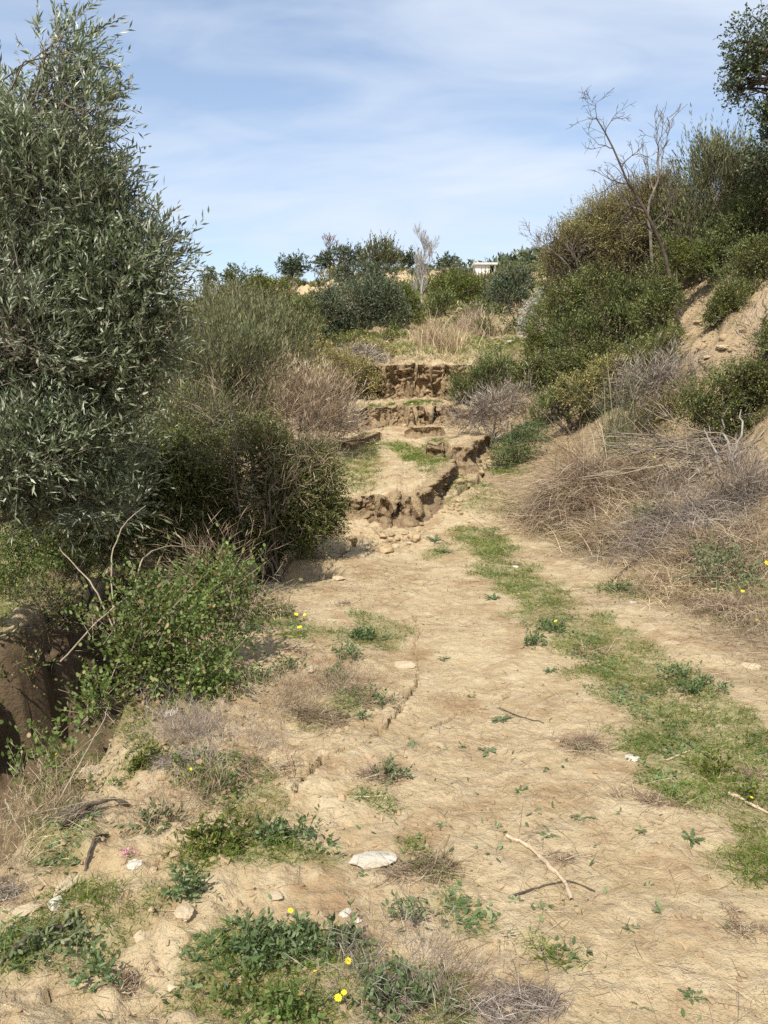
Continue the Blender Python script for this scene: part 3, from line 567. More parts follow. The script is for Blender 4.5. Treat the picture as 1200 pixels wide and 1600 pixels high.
plant('mastic_bush', 'shrub', 'dense dark mastic bush overhanging the left edge of the track', 'lentisk', 8.3, [(440, 770, 80, 75), (395, 710, 60, 60), (485, 805, 50, 48), (420, 830, 70, 42), (490, 740, 38, 46), (350, 800, 50, 60)], 15, cover=1.1, twigvis=.4)
plant('dry_vine', 'vine', 'dry grey twiggy vine sprawling over the dark mastic bush', 'deadgrey', 8.0, [(420, 720, 75, 70), (470, 690, 60, 50), (360, 660, 40, 60), (440, 800, 50, 60)], 16, parts=('stem', 'twig_mass'), cover=.26, mat='browndry', leafmin=1.1)
plant('dead_shrub', 'shrub', 'pinkish tan leafless shrub left of the grassy terrace', 'deadtan', 13.0, [(460, 630, 62, 45), (500, 640, 48, 40), (425, 620, 35, 35)], 17, parts=('stem', 'twig_mass'), cover=1.1, leafmin=1.4)
plant('dead_shrub', 'shrub', 'low grey-brown twig clump at the left end of the terrace step', 'deadgrey', 14.2, [(515, 668, 34, 26), (545, 660, 22, 16)], 18, parts=('stem', 'twig_mass'), cover=1.3, leafmin=1.3)
plant('green_shrub', 'shrub', 'yellow-green shrub above the pinkish leafless shrub', 'yellowgreen', 18.0, [(490, 565, 45, 28), (440, 560, 40, 28), (530, 575, 25, 22)], 19)
plant('scarp_shrub', 'shrub', 'round brownish shrub hanging over the left end of the tall scarp', 'yellowgreen', 18.9, [(568, 598, 26, 26), (560, 580, 22, 16), (540, 590, 20, 22)], 20, cover=1.2)
plant('bramble', 'bramble', 'leafy light green bramble on the near left verge, beside the drop', 'bramble', 4.25, [(240, 985, 92, 72), (320, 965, 85, 60, .5), (212, 1045, 62, 56), (280, 1060, 85, 48), (160, 1098, 38, 32, -.1), (345, 925, 50, 40, .4), (150, 985, 22, 44)], 21, cover=1.15, twigvis=.3, thick=.006, limbs=12, shell=.15, thr=-.05, clump=.22)
plant('bramble', 'bramble', 'low bramble trailing down the drop at the left photo edge', 'bramble', 3.35, [(82, 1188, 34, 22), (40, 1245, 32, 28, -.1), (105, 1215, 28, 20)], 22, cover=1.1, twigvis=.4, thick=.006, shell=.2)
plant('dry_shrub', 'shrub', 'wispy dry grey-brown scrub at the verge between bramble and dark mastic bush', 'deadgrey', 5.6, [(345, 900, 55, 32), (385, 930, 36, 28)], 23, parts=('stem', 'twig_mass'), cover=.8, mat='browndry', leafmin=1.3, thick=.006)
plant('field_herb', 'herb', 'bright green leafy herb on the bank under the olive', 'green', 9.3, [(110, 835, 55, 35), (60, 850, 40, 25)], 24, mat='bramble', thick=.006)

plant('field_herb', 'herb', 'dark leafy undergrowth on the floor of the drop at the left photo edge', 'bramble', 7.4, [(85, 955, 30, 22), (40, 945, 26, 16)], 25, cover=1.4, mat='lentisk', thick=.005)
plant('thicket_shrub', 'shrub', 'shaded dark shrub under the lowest olive boughs, beyond the drop', 'lentisk', 7.6, [(90, 800, 80, 50), (160, 790, 70, 60), (30, 780, 60, 50), (200, 840, 60, 36)], 251, thick=.01, cover=1.1)
plant('thicket_shrub', 'shrub', 'dark tangled shrub filling the gap between olive and mastic bush', 'lentisk', 8.0, [(270, 800, 70, 70), (240, 740, 60, 60), (330, 840, 60, 40), (300, 720, 50, 50)], 252, thick=.01, cover=1.0, twigvis=.8)
plant('field_herb', 'herb', 'fresh green herb mat at the left photo edge beyond the drop', 'green', 8.8, [(20, 870, 55, 24), (70, 870, 40, 20)], 253, mat='bramble', thick=.004, stems=False)
for i, (lab, lob, d_, mt) in enumerate((('low grey-brown dead scrub along the near left verge, below the bramble', [(300, 1165, 90, 34), (390, 1190, 70, 30), (260, 1150, 50, 30)], 3.5, 'greydry'), ('low brown dead scrub on the verge left of the upper crack', [(430, 1110, 80, 36), (510, 1090, 60, 30), (560, 1075, 50, 24)], 4.3, 'browndry'),
    ('pale dead stems matted at the lower left photo edge', [(50, 1300, 70, 34), (110, 1260, 70, 30), (20, 1380, 40, 50)], 2.9, 'straw'), ('dry tangle at the bottom centre photo edge', [(620, 1530, 70, 34), (690, 1590, 80, 34), (560, 1560, 40, 30)], 2.2, 'greydry'), ('brown dead scrub between the leafy mats of the lower left', [(330, 1260, 70, 26), (240, 1300, 50, 22)], 3.1, 'browndry'))):
    plant('dead_scrub', 'shrub', lab, 'deadgrey', d_, lob, 255 + i, parts=('stem', 'twig_mass'), mat=mt, stems=False, flat=True, size=.45, leafmin=.75, cover=1.1, shell=.05, clump=.12, thr=-.15)
plant('creeper', 'creeper', 'sparse creeper hanging down the dark far wall of the drop', 'bramble', 6.0, [(15, 1010, 26, 30), (48, 1060, 22, 34), (80, 985, 22, 24), (10, 1110, 20, 30)], 254, stems=False, flat=True, cover=.5, thr=-.1, clump=.15, mat='lentisk')
plant('field_herb', 'herb', 'green herb fringe along the top of the far wall of the drop', 'green', 7.0, [(20, 915, 40, 20), (70, 900, 36, 18), (110, 893, 30, 16), (-10, 935, 30, 20), (50, 930, 30, 12)], 2531, stems=False, flat=True, cover=1.5, thr=-.5, mat='bramble')
plant('dead_scrub', 'shrub', 'dead stems hanging from the rim of the drop at the left photo edge', 'deadgrey', 6.4, [(30, 950, 40, 26), (85, 930, 34, 22), (60, 990, 30, 24)], 2532, parts=('stem', 'twig_mass'), stems=False, flat=True, size=.8, cover=.9, mat='browndry', leafmin=1.0, shell=.1)
# ---- middle distance
plant('green_bush', 'shrub', 'low green bush just above the left part of the tall scarp', 'green', 22.5, [(600, 560, 30, 16), (575, 550, 26, 18)], 28, clump=.5, mat='yellowgreen')
plant('green_bush', 'shrub', 'dark bush between broom thicket and blue-green olive', 'lentisk', 25.0, [(480, 535, 40, 30), (455, 520, 30, 26), (510, 550, 30, 22)], 29, clump=.6)
plant('green_bush', 'shrub', 'mid-green bush row at the foot of the blue-green olive', 'green', 26.5, [(560, 540, 36, 20), (610, 535, 34, 22), (640, 545, 20, 16)], 30, clump=.6)
plant('green_bush', 'shrub', 'low dark bush right of the tan tall grass, above the feathery bush', 'lentisk', 23.5, [(775, 556, 26, 12), (800, 550, 20, 14)], 281, clump=.5)
plant('green_bush', 'shrub', 'low olive-green bush in front of the tan tall grass', 'yellowgreen', 23.0, [(665, 566, 22, 9), (640, 562, 18, 9)], 282, clump=.5, mat='broom')
plant('green_bush', 'shrub', 'mid-green bush behind the tan tall grass, at the foot of the far slope', 'green', 31.0, [(700, 520, 26, 16), (730, 512, 26, 16), (675, 528, 20, 14)], 283, clump=.6)
plant('hillside_bush', 'shrub', 'large olive-green bush below the bare bluff left of the white bare tree', 'yellowgreen', 50.0, [(640, 470, 34, 22), (600, 470, 30, 20), (680, 470, 24, 18)], 26, clump=1.0, mat='broom')
plant('hillside_bush', 'shrub', 'greyish bush on the far slope below the white hut', 'broom', 58.0, [(760, 450, 40, 16), (800, 440, 36, 14), (720, 440, 28, 12)], 27, clump=1.0, size=1.5)

plant('olive_tree', 'tree', 'broad dark blue-green olive in the middle of the valley', 'olive_far', 30.0, [(545, 482, 55, 40), (590, 462, 38, 28), (505, 500, 38, 36), (575, 520, 45, 40), (610, 500, 26, 40), (535, 535, 50, 30)], 31, parts=T, thick=.14, clump=.9)
plant('round_bush', 'shrub', 'rounded very dark bush left of the broad blue-green olive', 'lentisk', 27.5, [(470, 497, 34, 28)], 32, clump=.6, cover=1.2)
plant('green_bush', 'shrub', 'grass-green bush between the blue-green olive and the white bare tree', 'green', 33.0, [(635, 490, 24, 40), (640, 520, 28, 34), (630, 470, 18, 22)], 33, clump=.8)
plant('green_bush', 'shrub', 'rounded green bush right behind the white bare tree', 'green', 42.0, [(715, 455, 36, 28), (735, 470, 34, 26), (695, 470, 25, 25)], 34, clump=.9)
plant('grey_olive', 'tree', 'grey-green olive between the white bare tree and the pale shrub', 'olive_far', 38.0, [(790, 475, 40, 40), (810, 450, 28, 28), (770, 500, 32, 25)], 35, parts=T, thick=.1, clump=.9)
plant('dark_bush', 'shrub', 'small dark grey bush at the foot of the white bare tree', 'juniper', 35.0, [(692, 485, 22, 28)], 36, clump=.6)
plant('dark_bush', 'shrub', 'low dark green bush just right of the tan grass on the far slope', 'lentisk', 27.0, [(755, 520, 24, 18), (800, 515, 24, 20)], 37, clump=.6)
plant('hillside_bush', 'shrub', 'dull olive-green bush on the slope right of the broom thicket', 'yellowgreen', 24.0, [(405, 480, 34, 22), (380, 470, 26, 20), (430, 505, 26, 24)], 38, clump=.6, mat='broom')
plant('hillside_bush', 'shrub', 'mid-green bush below the rust-coloured bank on the left ridge', 'green', 55.0, [(430, 455, 30, 16), (405, 450, 22, 14)], 39, clump=1.0)
plant('hillside_bush', 'shrub', 'grey-green bush filling the slope just below the ridge bush', 'broom', 48.0, [(360, 472, 40, 18), (330, 470, 28, 16)], 40, clump=1.0, size=1.6)
plant('pale_shrub', 'shrub', 'whitish lichen-grey shrub leaning at the foot of the right bank', 'pale', 24.0, [(832, 492, 12, 28), (826, 512, 12, 16), (840, 470, 8, 16)], 41, clump=.5)
for i, (d_, kd, lob, lab) in enumerate((
    (46, 'olive_far', [(700, 500, 30, 20), (670, 515, 24, 16)], 'grey bush behind the tan tall grass'), (52, 'yellowgreen', [(745, 490, 34, 20), (770, 470, 26, 18)], 'olive-green bush between the white bare tree and the grey-green olive'),
    (56, 'green', [(818, 478, 26, 20), (826, 464, 20, 18)], 'green bush at the right end of the far slope'),
    (34, 'broom', [(430, 545, 34, 24), (400, 530, 30, 24), (460, 560, 24, 16)], 'hazy grey-green bush above the pinkish tan shrub'), (40, 'lentisk', [(450, 480, 26, 20), (420, 500, 26, 20)], 'dark bush behind the rounded very dark bush'),
    (63, 'lentisk', [(500, 466, 24, 12), (478, 470, 20, 11)], 'dark bush at the foot of the left bare bluff'), (66, 'yellowgreen', [(420, 452, 26, 9), (445, 455, 22, 9)], 'rust-brown dry bush on the left end of the ridge slope'),
    (64, 'broom', [(690, 452, 26, 10), (712, 448, 24, 10)], 'pale grey bush below the right bare bluff'))):
    plant('hillside_bush', 'shrub', lab, kd, d_, lob, 760 + i, clump=.9, stems=d_ < 44, mat='browndry' if 'rust' in lab else None)
plant('ridge_tree', 'tree', 'small dark tree on the ridge, leftmost against the sky', 'oak', 70.0, [(325, 428, 11, 11), (322, 440, 8, 8)], 42, parts=T, thick=.12, clump=1.2)
plant('ridge_bush', 'shrub', 'dome-shaped dark bush on the left ridge', 'lentisk', 68.0, [(378, 438, 34, 20), (360, 445, 25, 14), (398, 446, 18, 12)], 43, clump=1.2)
plant('ridge_tree', 'tree', 'lone spreading dark tree standing clear on the ridge', 'oak', 79.0, [(448, 414, 14, 11), (470, 411, 16, 10), (460, 420, 18, 8)], 44, parts=T, thick=.14, clump=1.2)
plant('ridge_bush', 'shrub', 'small dark bush on the ridge right beside the lone spreading tree', 'oak', 80.0, [(503, 412, 9, 10), (490, 420, 9, 7)], 45, clump=1.0)
plant('ridge_tree', 'tree', 'large brownish green tree at the left of the ridge-top clump', 'olive_far', 80.0, [(530, 405, 22, 16), (550, 400, 18, 15), (520, 415, 16, 12)], 46, parts=T, thick=.16, clump=1.2)
plant('ridge_tree', 'tree', 'tall light green tree in the middle of the ridge-top clump', 'broom', 79.0, [(595, 398, 24, 18), (580, 408, 22, 14), (612, 408, 16, 12)], 47, parts=T, thick=.16, clump=1.2, cover=1.6, size=2.0)
plant('ridge_tree', 'tree', 'dark round tree at the right of the ridge-top clump', 'oak', 81.0, [(640, 401, 15, 12), (628, 404, 10, 10)], 48, parts=T, thick=.14, clump=1.0)
plant('ridge_bush', 'shrub', 'grey-green bush below the light green ridge tree', 'olive_far', 72.0, [(570, 425, 34, 14), (600, 430, 22, 12), (540, 430, 20, 12)], 49, clump=1.0)
for i, (d_, kd, lob, lab) in enumerate(((76, 'lentisk', [(474, 437, 12, 7)], 'small dark bush breaking the left bare bluff'), (71, 'broom', [(437, 447, 24, 9), (415, 450, 18, 8)], 'grey-green bush at the left end of the left bare bluff'), (75, 'olive_far', [(655, 433, 16, 9), (668, 436, 12, 8)], 'grey bush at the right end of the right bare bluff'),
        (73, 'lentisk', [(695, 438, 18, 9), (712, 434, 14, 8)], 'dark bush on the crest left of the hut'), (77, 'broom', [(800, 430, 24, 9), (825, 428, 18, 8)], 'grey-green bush on the crest right of the hut'), (76, 'yellowgreen', [(535, 428, 20, 8), (515, 432, 16, 7)], 'olive-green bush on top of the left bare bluff'))):
    plant('ridge_bush', 'shrub', lab, kd, d_, lob, 780 + i, clump=1.0, stems=False, cover=1.3)
for i, (px, py, rx, rz, lab) in enumerate((
        (684, 408, 7, 6, 'tiny dark tree on the skyline just right of the white bare tree'), (700, 408, 9, 7, 'small dark tree on the skyline between white bare tree and hut'),
        (712, 411, 6, 5, 'lowest little dark tree on the skyline left of the hut'))):
    plant('ridge_tree', 'tree', lab, 'oak', 110.0, [(px, py, rx, rz)], 50 + i, parts=T, thick=.1, clump=1.2, group='small trees on the skyline by the hut')
# ---- right bank
plant('lentisk_bush', 'shrub', 'large dark green bush at the foot of the right bank, beyond the grey twig heap', 'lentisk', 15.0, [(870, 585, 55, 36), (920, 575, 50, 40), (830, 590, 30, 26)], 61, clump=.4)
plant('juniper_bush', 'shrub', 'dark feathery bush right of the tall scarp', 'juniper', 17.6, [(742, 605, 32, 30), (775, 590, 30, 30), (722, 618, 16, 18)], 62, clump=.4, cover=1.2)
plant('juniper_bush', 'shrub', 'feathery blue-green bush on the right bank below the leaning bare tree', 'juniper', 15.4, [(960, 520, 60, 50), (1010, 490, 50, 45), (1020, 545, 40, 40), (900, 530, 40, 40)], 63, clump=.4)
plant('green_bush', 'shrub', 'fresh green bush between the pale shrub and the right bank', 'green', 19.0, [(860, 510, 34, 48), (845, 550, 26, 30), (880, 460, 28, 40), (860, 440, 18, 30)], 64, clump=.5, cover=.9)
plant('green_bush', 'shrub', 'low yellow-green bush at the centre of the right bank', 'green', 13.2, [(960, 590, 50, 26), (1010, 575, 40, 26), (905, 610, 34, 22)], 65, clump=.35, mat='yellowgreen', cover=1.1)
plant('twiggy_shrub', 'shrub', 'rounded olive-green twiggy shrub against the sky below the leaning bare tree', 'yellowgreen', 16.4, [(960, 360, 62, 60), (915, 390, 46, 50), (1005, 335, 40, 50), (985, 430, 70, 40), (885, 410, 34, 44), (1040, 330, 40, 60), (870, 380, 26, 26)], 66, clump=.35, cover=1.2, shell=.3, twigvis=.8, leafmin=1.8, thr=-.1)
plant('twiggy_shrub', 'shrub', 'dark green shrub filling the bank under the rounded olive-green one', 'green', 15.6, [(930, 460, 45, 40), (985, 470, 45, 34), (1030, 440, 32, 32), (890, 480, 36, 40)], 67, clump=.4, mat='lentisk', cover=.9)
plant('heather_shrub', 'shrub', 'tall grey-green upright heather shrub on top of the right bank', 'broom', 15.6, [(1095, 310, 48, 75), (1070, 350, 40, 60), (1135, 300, 45, 75), (1110, 380, 55, 40), (1160, 290, 30, 60)], 68, clump=.4, cover=1.2)
plant('heather_shrub', 'shrub', 'green shrub below the oak at the right photo edge', 'green', 14.6, [(1165, 370, 50, 45), (1190, 320, 40, 60), (1130, 400, 45, 30), (1210, 400, 50, 50)], 69, clump=.4, mat='juniper')
plant('oak_tree', 'tree', 'dark oak reaching in at the upper right corner', 'oak', 13.4, [(1172, 70, 30, 38), (1190, 130, 36, 34), (1212, 8, 20, 22), (1160, 125, 24, 26), (1205, 235, 30, 46), (1258, 110, 50, 90), (1290, 230, 70, 90), (1190, 195, 16, 30)], 70, parts=T, base=(8.3, 13.6), thick=.08, clump=.30, thr=-.02, limbs=12)
plant('bank_bush', 'shrub', 'small round dark bush between the two bare earth patches of the right bank', 'lentisk', 12.6, [(1148, 478, 32, 34), (1130, 500, 22, 24)], 71, clump=.35, cover=1.2)
plant('bank_bush', 'shrub', 'wide dark green bush low on the right bank at the photo edge', 'lentisk', 10.2, [(1155, 605, 50, 36), (1195, 580, 40, 40), (1195, 640, 60, 44), (1110, 620, 40, 36), (1130, 650, 50, 30), (1225, 530, 30, 40)], 72, clump=.3, mat='lentisk', cover=.9, thr=-.1)
plant('bank_bush', 'shrub', 'small green bush just under the foot of the leaning bare tree', 'green', 14.6, [(1085, 410, 34, 22), (1050, 400, 24, 22)], 73, clump=.35)
plant('bank_bush', 'shrub', 'low green bush beside the bare earth slide of the right bank', 'green', 12.4, [(1045, 535, 24, 18), (1035, 555, 22, 16)], 74, clump=.35)
plant('grey_shrub', 'shrub', 'tangled grey leafless shrub in the middle of the right bank', 'deadgrey', 11.6, [(1020, 610, 48, 36), (1050, 590, 36, 32), (985, 625, 34, 28)], 75, parts=('stem', 'twig_mass'), cover=1.0, leafmin=1.2)
plant('grey_shrub', 'shrub', 'low grey twig heap at the foot of the large dark green bush', 'deadgrey', 14.6, [(775, 640, 48, 20), (735, 655, 34, 14), (810, 628, 30, 18)], 76, parts=('stem', 'twig_mass'), cover=1.5, leafmin=1.3)
plant('grey_shrub', 'shrub', 'grey dead scrub above the brushwood at the right photo edge', 'deadgrey', 8.6, [(1130, 760, 70, 34), (1180, 800, 50, 40), (1070, 790, 60, 28)], 77, parts=('stem', 'twig_mass'), cover=1.2, leafmin=1.2)
plant('grey_shrub', 'shrub', 'low dry heath clump on the near right verge at the photo edge', 'deadgrey', 5.7, [(1182, 1012, 44, 26)], 78, parts=('stem', 'twig_mass'), cover=.9, mat='browndry', leafmin=1.2, thick=.005, thr=-3.0, flat=True, stems=False)
plant('ragwort_plant', 'plant', 'leafy green yellow-flowered plant on the right verge', 'bramble', 6.7, [(1140, 895, 42, 28), (1165, 940, 36, 24), (1110, 880, 24, 16)], 79, mat='weed', thick=.005, cover=.75)
plant('green_herb', 'herb', 'fresh green herb cushion in front of the reddish dry grass heap', 'green', 8.9, [(1008, 812, 20, 9)], 80, mat='bramble', thick=.004, leafmin=1.8)
plant('green_herb', 'herb', 'green herb fringe between scarp crack and reddish dry grass heap', 'green', 12.8, [(800, 700, 26, 18), (830, 680, 30, 14), (780, 730, 16, 14)], 81, mat='weed', thick=.004, cover=.8)
plant('round_weed', 'weed', 'big blue-green leafy weed on the grass strip of the track', 'green', 4.12, [(1040, 1158, 30, 17), (1020, 1165, 20, 12)], 82, mat='weed', thick=.003, leafmin=2.2, cover=.9)

for i, (d_, kd, mt, lob, lab) in enumerate((
    (13.6, 'lentisk', None, [(1022, 490, 30, 32), (1035, 462, 24, 24)], 'dark bush left of the bare earth slide on the right bank'), (13.8, 'juniper', None, [(1190, 438, 40, 36), (1150, 432, 24, 20)], 'feathery bush above the small round dark bank bush'),
    (11.4, 'yellowgreen', None, [(1075, 640, 40, 26), (1030, 650, 34, 22)], 'olive-green bush behind the brushwood pile'), (12.8, 'lentisk', None, [(1195, 440, 40, 36), (1215, 490, 40, 36), (1180, 400, 30, 26)], 'dark bush at the right photo edge above the earth slide'), (13.2, 'green', 'lentisk', [(1010, 565, 44, 30), (980, 600, 34, 26)], 'dark green bush under the middle of the right bank'),
    (13.6, 'juniper', None, [(890, 640, 34, 24), (860, 650, 26, 20), (920, 650, 26, 18)], 'low feathery bush behind the arching pale stems'), (11.0, 'deadgrey', None, [(1200, 512, 30, 18), (1180, 524, 18, 10)], 'grey dry bush on top of the slide at the right photo edge'))):
    plant('bank_bush', 'shrub', lab, kd, d_, lob, 740 + i, mat=mt, clump=.35)
B = at(1068, 428, 14.2)
bare_tree('leaning_tree', 'tree', 'bare tree leaning to the left from the right bank, reddish at its foot', (B[0], B[1], gz(B[0], B[1]) - .05),
          [at(1038, 385, 14.1), at(1012, 340, 14.0), at(988, 297, 14.0), at(962, 240, 14.0), at(932, 185, 14.0)], .036, 91, M['darkbark'], 3, .36, 1.0, .02, .0026, kids=(2, 4))
B = at(1006, 350, 15.3)
bare_tree('leafless_tree', 'tree', 'thin second bare tree behind the leaning one, twigs against the sky', (*at(1040, 420, 15.6)[:2], gz(*at(1040, 420, 15.6)[:2])),
          [at(1010, 340, 15.5), at(1030, 275, 15.5), at(1028, 225, 15.5)], .035, 92, M['bark'], 3, .42, .8, .3, .004)
B = at(905, 440, 16.0)
bare_tree('leafless_tree', 'tree', 'grey leafless bush tree reaching left over the valley from the rounded shrub', (B[0] + .8, B[1], gz(B[0] + .8, B[1])),
          [at(905, 440, 16), at(875, 400, 15.9), at(850, 380, 15.9)],   .025, 93, M['bark'], 3, .36, .9, .15, .003, kids=(2, 4))
B = at(657, 512, 36)
bare_tree('white_tree', 'tree', 'white-stemmed leafless tree standing in the valley', (B[0], B[1], gz(B[0], B[1])),
          [at(658, 480, 36), at(660, 440, 36), at(664, 400, 36)], .045, 94, M['palebark'], 4, .62, .48, .40, .0045, kids=(3, 4))
B = at(515, 400, 84)
bare_tree('leafless_tree', 'tree', 'pinkish leafless tree on the ridge behind the brownish ridge tree', (B[0], B[1], gz(B[0], B[1])), [at(515, 395, 84), at(516, 385, 84)], .12, 95, M['redbark'], 3, .75, .8, .3, .02)

# ---- dry heaps
def heap(name, cat, label, px, py, d, rx, rz, n, L, mat, seed, W=.004, lean=(0, 0, 0), bendz=-.5, ry=None, up=.7, spread=1.0):
    rng = np.random.RandomState(seed); c = at(px, py, d); s = mpp(d); X, Z = rx * s, rz * s; Y = ry or X * .8
    x = c[0] + X * .8 * rng.randn(n) * .55; y = c[1] + Y * rng.randn(n) * .55
    z = H(x, y, False); hgt = np.clip(1 - ((x - c[0]) / X) ** 2 - ((y - c[1]) / Y) ** 2, 0, 1); z = z + hgt * Z * 1.3 * rng.rand(n)
    o = thing(name, label, cat, (c[0], c[1], gz(c[0], c[1])))
    m = Mesh(); D = norm(rnd_unit(rng, n) * spread * np.array([1, 1, .6]) + np.array(lean) + np.array([0, 0, up]))
    ribbons(m, rng, np.stack([x, y, z], -1), D, L * (.4 + rng.rand(n)), max(W, .5 * d / 829) * (.6 + .8 * rng.rand(n)), np.stack([rng.randn(n) * .25, rng.randn(n) * .25, bendz + rng.randn(n) * .15], -1), 4, .4)
    m.build('blade_mass', mat, o, o.location); return o
heap('dry_grass_heap', 'dry grass', 'big reddish dry grass heap on the right of the track', 915, 750, 10.3, 92, 60, 6000, .70, M['reddry'], 101, .006)
heap('dry_grass_heap', 'dry grass', 'flattened dry grass tail in front of the reddish heap', 985, 800, 9.0, 105, 20, 2400, .5, M['straw'], 102, .005, ry=.6)
heap('dry_grass_heap', 'dry grass', 'golden dry grass clump behind the reddish heap', 985, 700, 10.9, 48, 26, 1600, .5, M['straw'], 103, .006)
heap('dry_grass_heap', 'dry grass', 'tan tall grass patch on the far slope before the white bare tree', 690, 556, 24.5, 46, 10, 1500, .50, M['straw'], 104, .01, up=1.6, bendz=-.2, ry=1.6, spread=.5)
heap('dry_grass_heap', 'dry grass', 'tan tall grass tuft right of the white bare tree foot', 745, 532, 28, 36, 10, 900, .55, M['reddry'], 105, .01, up=1.6, bendz=-.2, ry=1.6, spread=.5)
heap('dry_grass_heap', 'dry grass', 'greyish fallen grass over the top of the tall scarp', 560, 562, 20.6, 45, 16, 1200, .5, M['greydry'], 106, .008)
heap('dry_grass_heap', 'dry grass', 'brown dry grass under the grey scrub at the right photo edge', 1120, 850, 7.6, 110, 26, 3800, .32, M['browndry'], 107, .004, ry=.8)
heap('dry_grass_heap', 'dry grass', 'greyish dry grass carpet left of the ragwort on the right verge', 1060, 900, 6.9, 100, 14, 2800, .22, M['straw'], 111, .003, ry=.7)
heap('dry_grass_heap', 'dry grass', 'matted brown dead grass in front of the brushwood pile', 1060, 810, 8.6, 130, 30, 5200, .36, M['greydry'], 112, .004, ry=.7)
heap('dry_grass_heap', 'dry grass', 'loose brown dead grass behind the pale stone of the right photo edge', 1150, 990, 6.0, 80, 12, 2400, .2, M['browndry'], 113, .003, ry=.5)
heap('reed_clump', 'reeds', 'pale green tall reed stems behind the reddish dry grass heap', 962, 665, 11.3, 24, 20, 160, 1.25, M['broom'], 108, .010, up=2.6, bendz=-.12, ry=.4, spread=.6)
heap('reed_clump', 'reeds', 'arching pale grass stems left of the tall reed stems', 905, 670, 11.6, 30, 18, 260, .95, M['straw'], 109, .007, up=1.8, bendz=-.5, ry=.5, spread=.7, lean=(-.5, 0, 0))
heap('dry_grass_heap', 'dry grass', 'pale bristly grass left of the hollow in the left track edge', 415, 950, 6.1, 45, 14, 500, .28, M['straw'], 110, .004, up=1.2)

def brushwood():
    rng = np.random.RandomState(120); c = ground(1090, 745); o = thing('brushwood_pile', 'heap of grey cut branches on the right verge', 'brushwood', c)
    for i in range(46):
        m = Mesh(); p = c + np.array([rng.uniform(-.25, .75), rng.uniform(-.4, .5), .10 + .35 * rng.rand()])
        d = norm(np.array([-1.0 + .5 * rng.randn() * .6, .25 * rng.randn(), .10 + .18 * rng.randn()])); L = rng.uniform(.6, 1.5)
        k = 7; P = p + d * np.linspace(0, L, k)[:, None] + rng.randn(k, 3) * .02; P[:, 2] -= np.linspace(0, 1, k) ** 2 * .25 * rng.rand()
        P[:, 2] = np.maximum(P[:, 2], H(P[:, 0], P[:, 1]) + .02)
        r = rng.uniform(.005, .012); tube(m, P, np.linspace(r, r * .3, k), 5)
        for j in range(4):
            q = P[rng.randint(2, 6)]; e = norm(d + rnd_unit(rng, 1)[0] * .7); tube(m, np.stack([q, q + e * .2, q + e * .38 + rng.randn(3) * .03]), [.005, .004, .002], 4)
        m.build('branch', M['bark' if i % 2 else 'cane'], o, c, True)
    for (a, b) in (((1157, 700), (1158, 640)), ((1150, 705), (1128, 655)), ((1128, 700), (1100, 672))):
        m = Mesh(); P0 = at(*a, 9.4); P1 = at(*b, 9.4); P0[2] -= .25; tube(m, limb(rng, P0, P1, 7, .05), np.linspace(.018, .007, 7), 6); m.build('branch', M['palebark'], o, c, True)
brushwood()

# ---- canes arching out of the bramble
def cane(label, trace, r, mat, seed, name='dry_cane', cat='cane'):
    rng = np.random.RandomState(seed); P = np.array([at(*q) for q in trace]); k = 18; tt = np.linspace(0, len(P) - 1, k)
    Q = np.stack([np.interp(tt, range(len(P)), P[:, i]) for i in range(3)], -1)
    for _ in range(2): Q[1:-1] = (Q[:-2] + 2 * Q[1:-1] + Q[2:]) / 4
    Q += rng.randn(k, 3) * r * .5; m = Mesh(); tube(m, Q, np.linspace(r, r * .45, k), 5)
    o = m.build(name, mat, None, Q[0], True); o.location = Q[0]; return tag(o, label, cat)
cane('long dry cane arching out of the bramble to the right over the drop', [(205, 1010, 4.3), (212, 900, 4.5), (225, 868, 4.6), (260, 852, 4.8), (330, 855, 5.2)], .006, M['cane'], 131)
cane('dry cane rising to a bud left of the arching one', [(180, 1000, 4.4), (172, 870, 4.6), (195, 815, 4.8), (228, 790, 4.9)], .005, M['cane'], 132)
cane('straight dry cane crossing the bramble from lower left to upper right', [(95, 1035, 4.1), (160, 960, 4.2), (240, 905, 4.4), (250, 870, 4.5)], .005, M['cane'], 133)
cane('dead cane slanting up left at the top of the bramble', [(178, 985, 4.2), (150, 920, 4.3), (105, 870, 4.4), (92, 855, 4.4)], .005, M['cane'], 134)
cane('thin pale stem leaning over the tan boulder by the drop', [(82, 1268, 3.05), (120, 1200, 3.2), (160, 1130, 3.4), (168, 1105, 3.45)], .0035, M['cane'], 135)
cane('thin pale stem lying level across the lower left verge', [(0, 1285, 2.9), (90, 1262, 3.0), (180, 1245, 3.1), (240, 1256, 3.15)], .003, M['cane'], 136)
cane('broken straw stem hanging at the left photo edge', [(8, 1252, 2.9), (30, 1295, 2.85)], .004, M['cane'], 137)
cane('red-stemmed leafless sprig standing beside the crack', [(464, 1240, 3.3), (455, 1190, 3.35), (440, 1155, 3.4), (438, 1120, 3.4)], .0025, M['redbark'], 138, 'dry_sprig', 'sprig')
cane('dark dry stalk standing at the bottom centre of the track', [(868, 1600, 2.05), (862, 1540, 2.12), (848, 1490, 2.2), (842, 1470, 2.22)], .003, M['darkbark'], 139, 'dry_stalk', 'stalk')

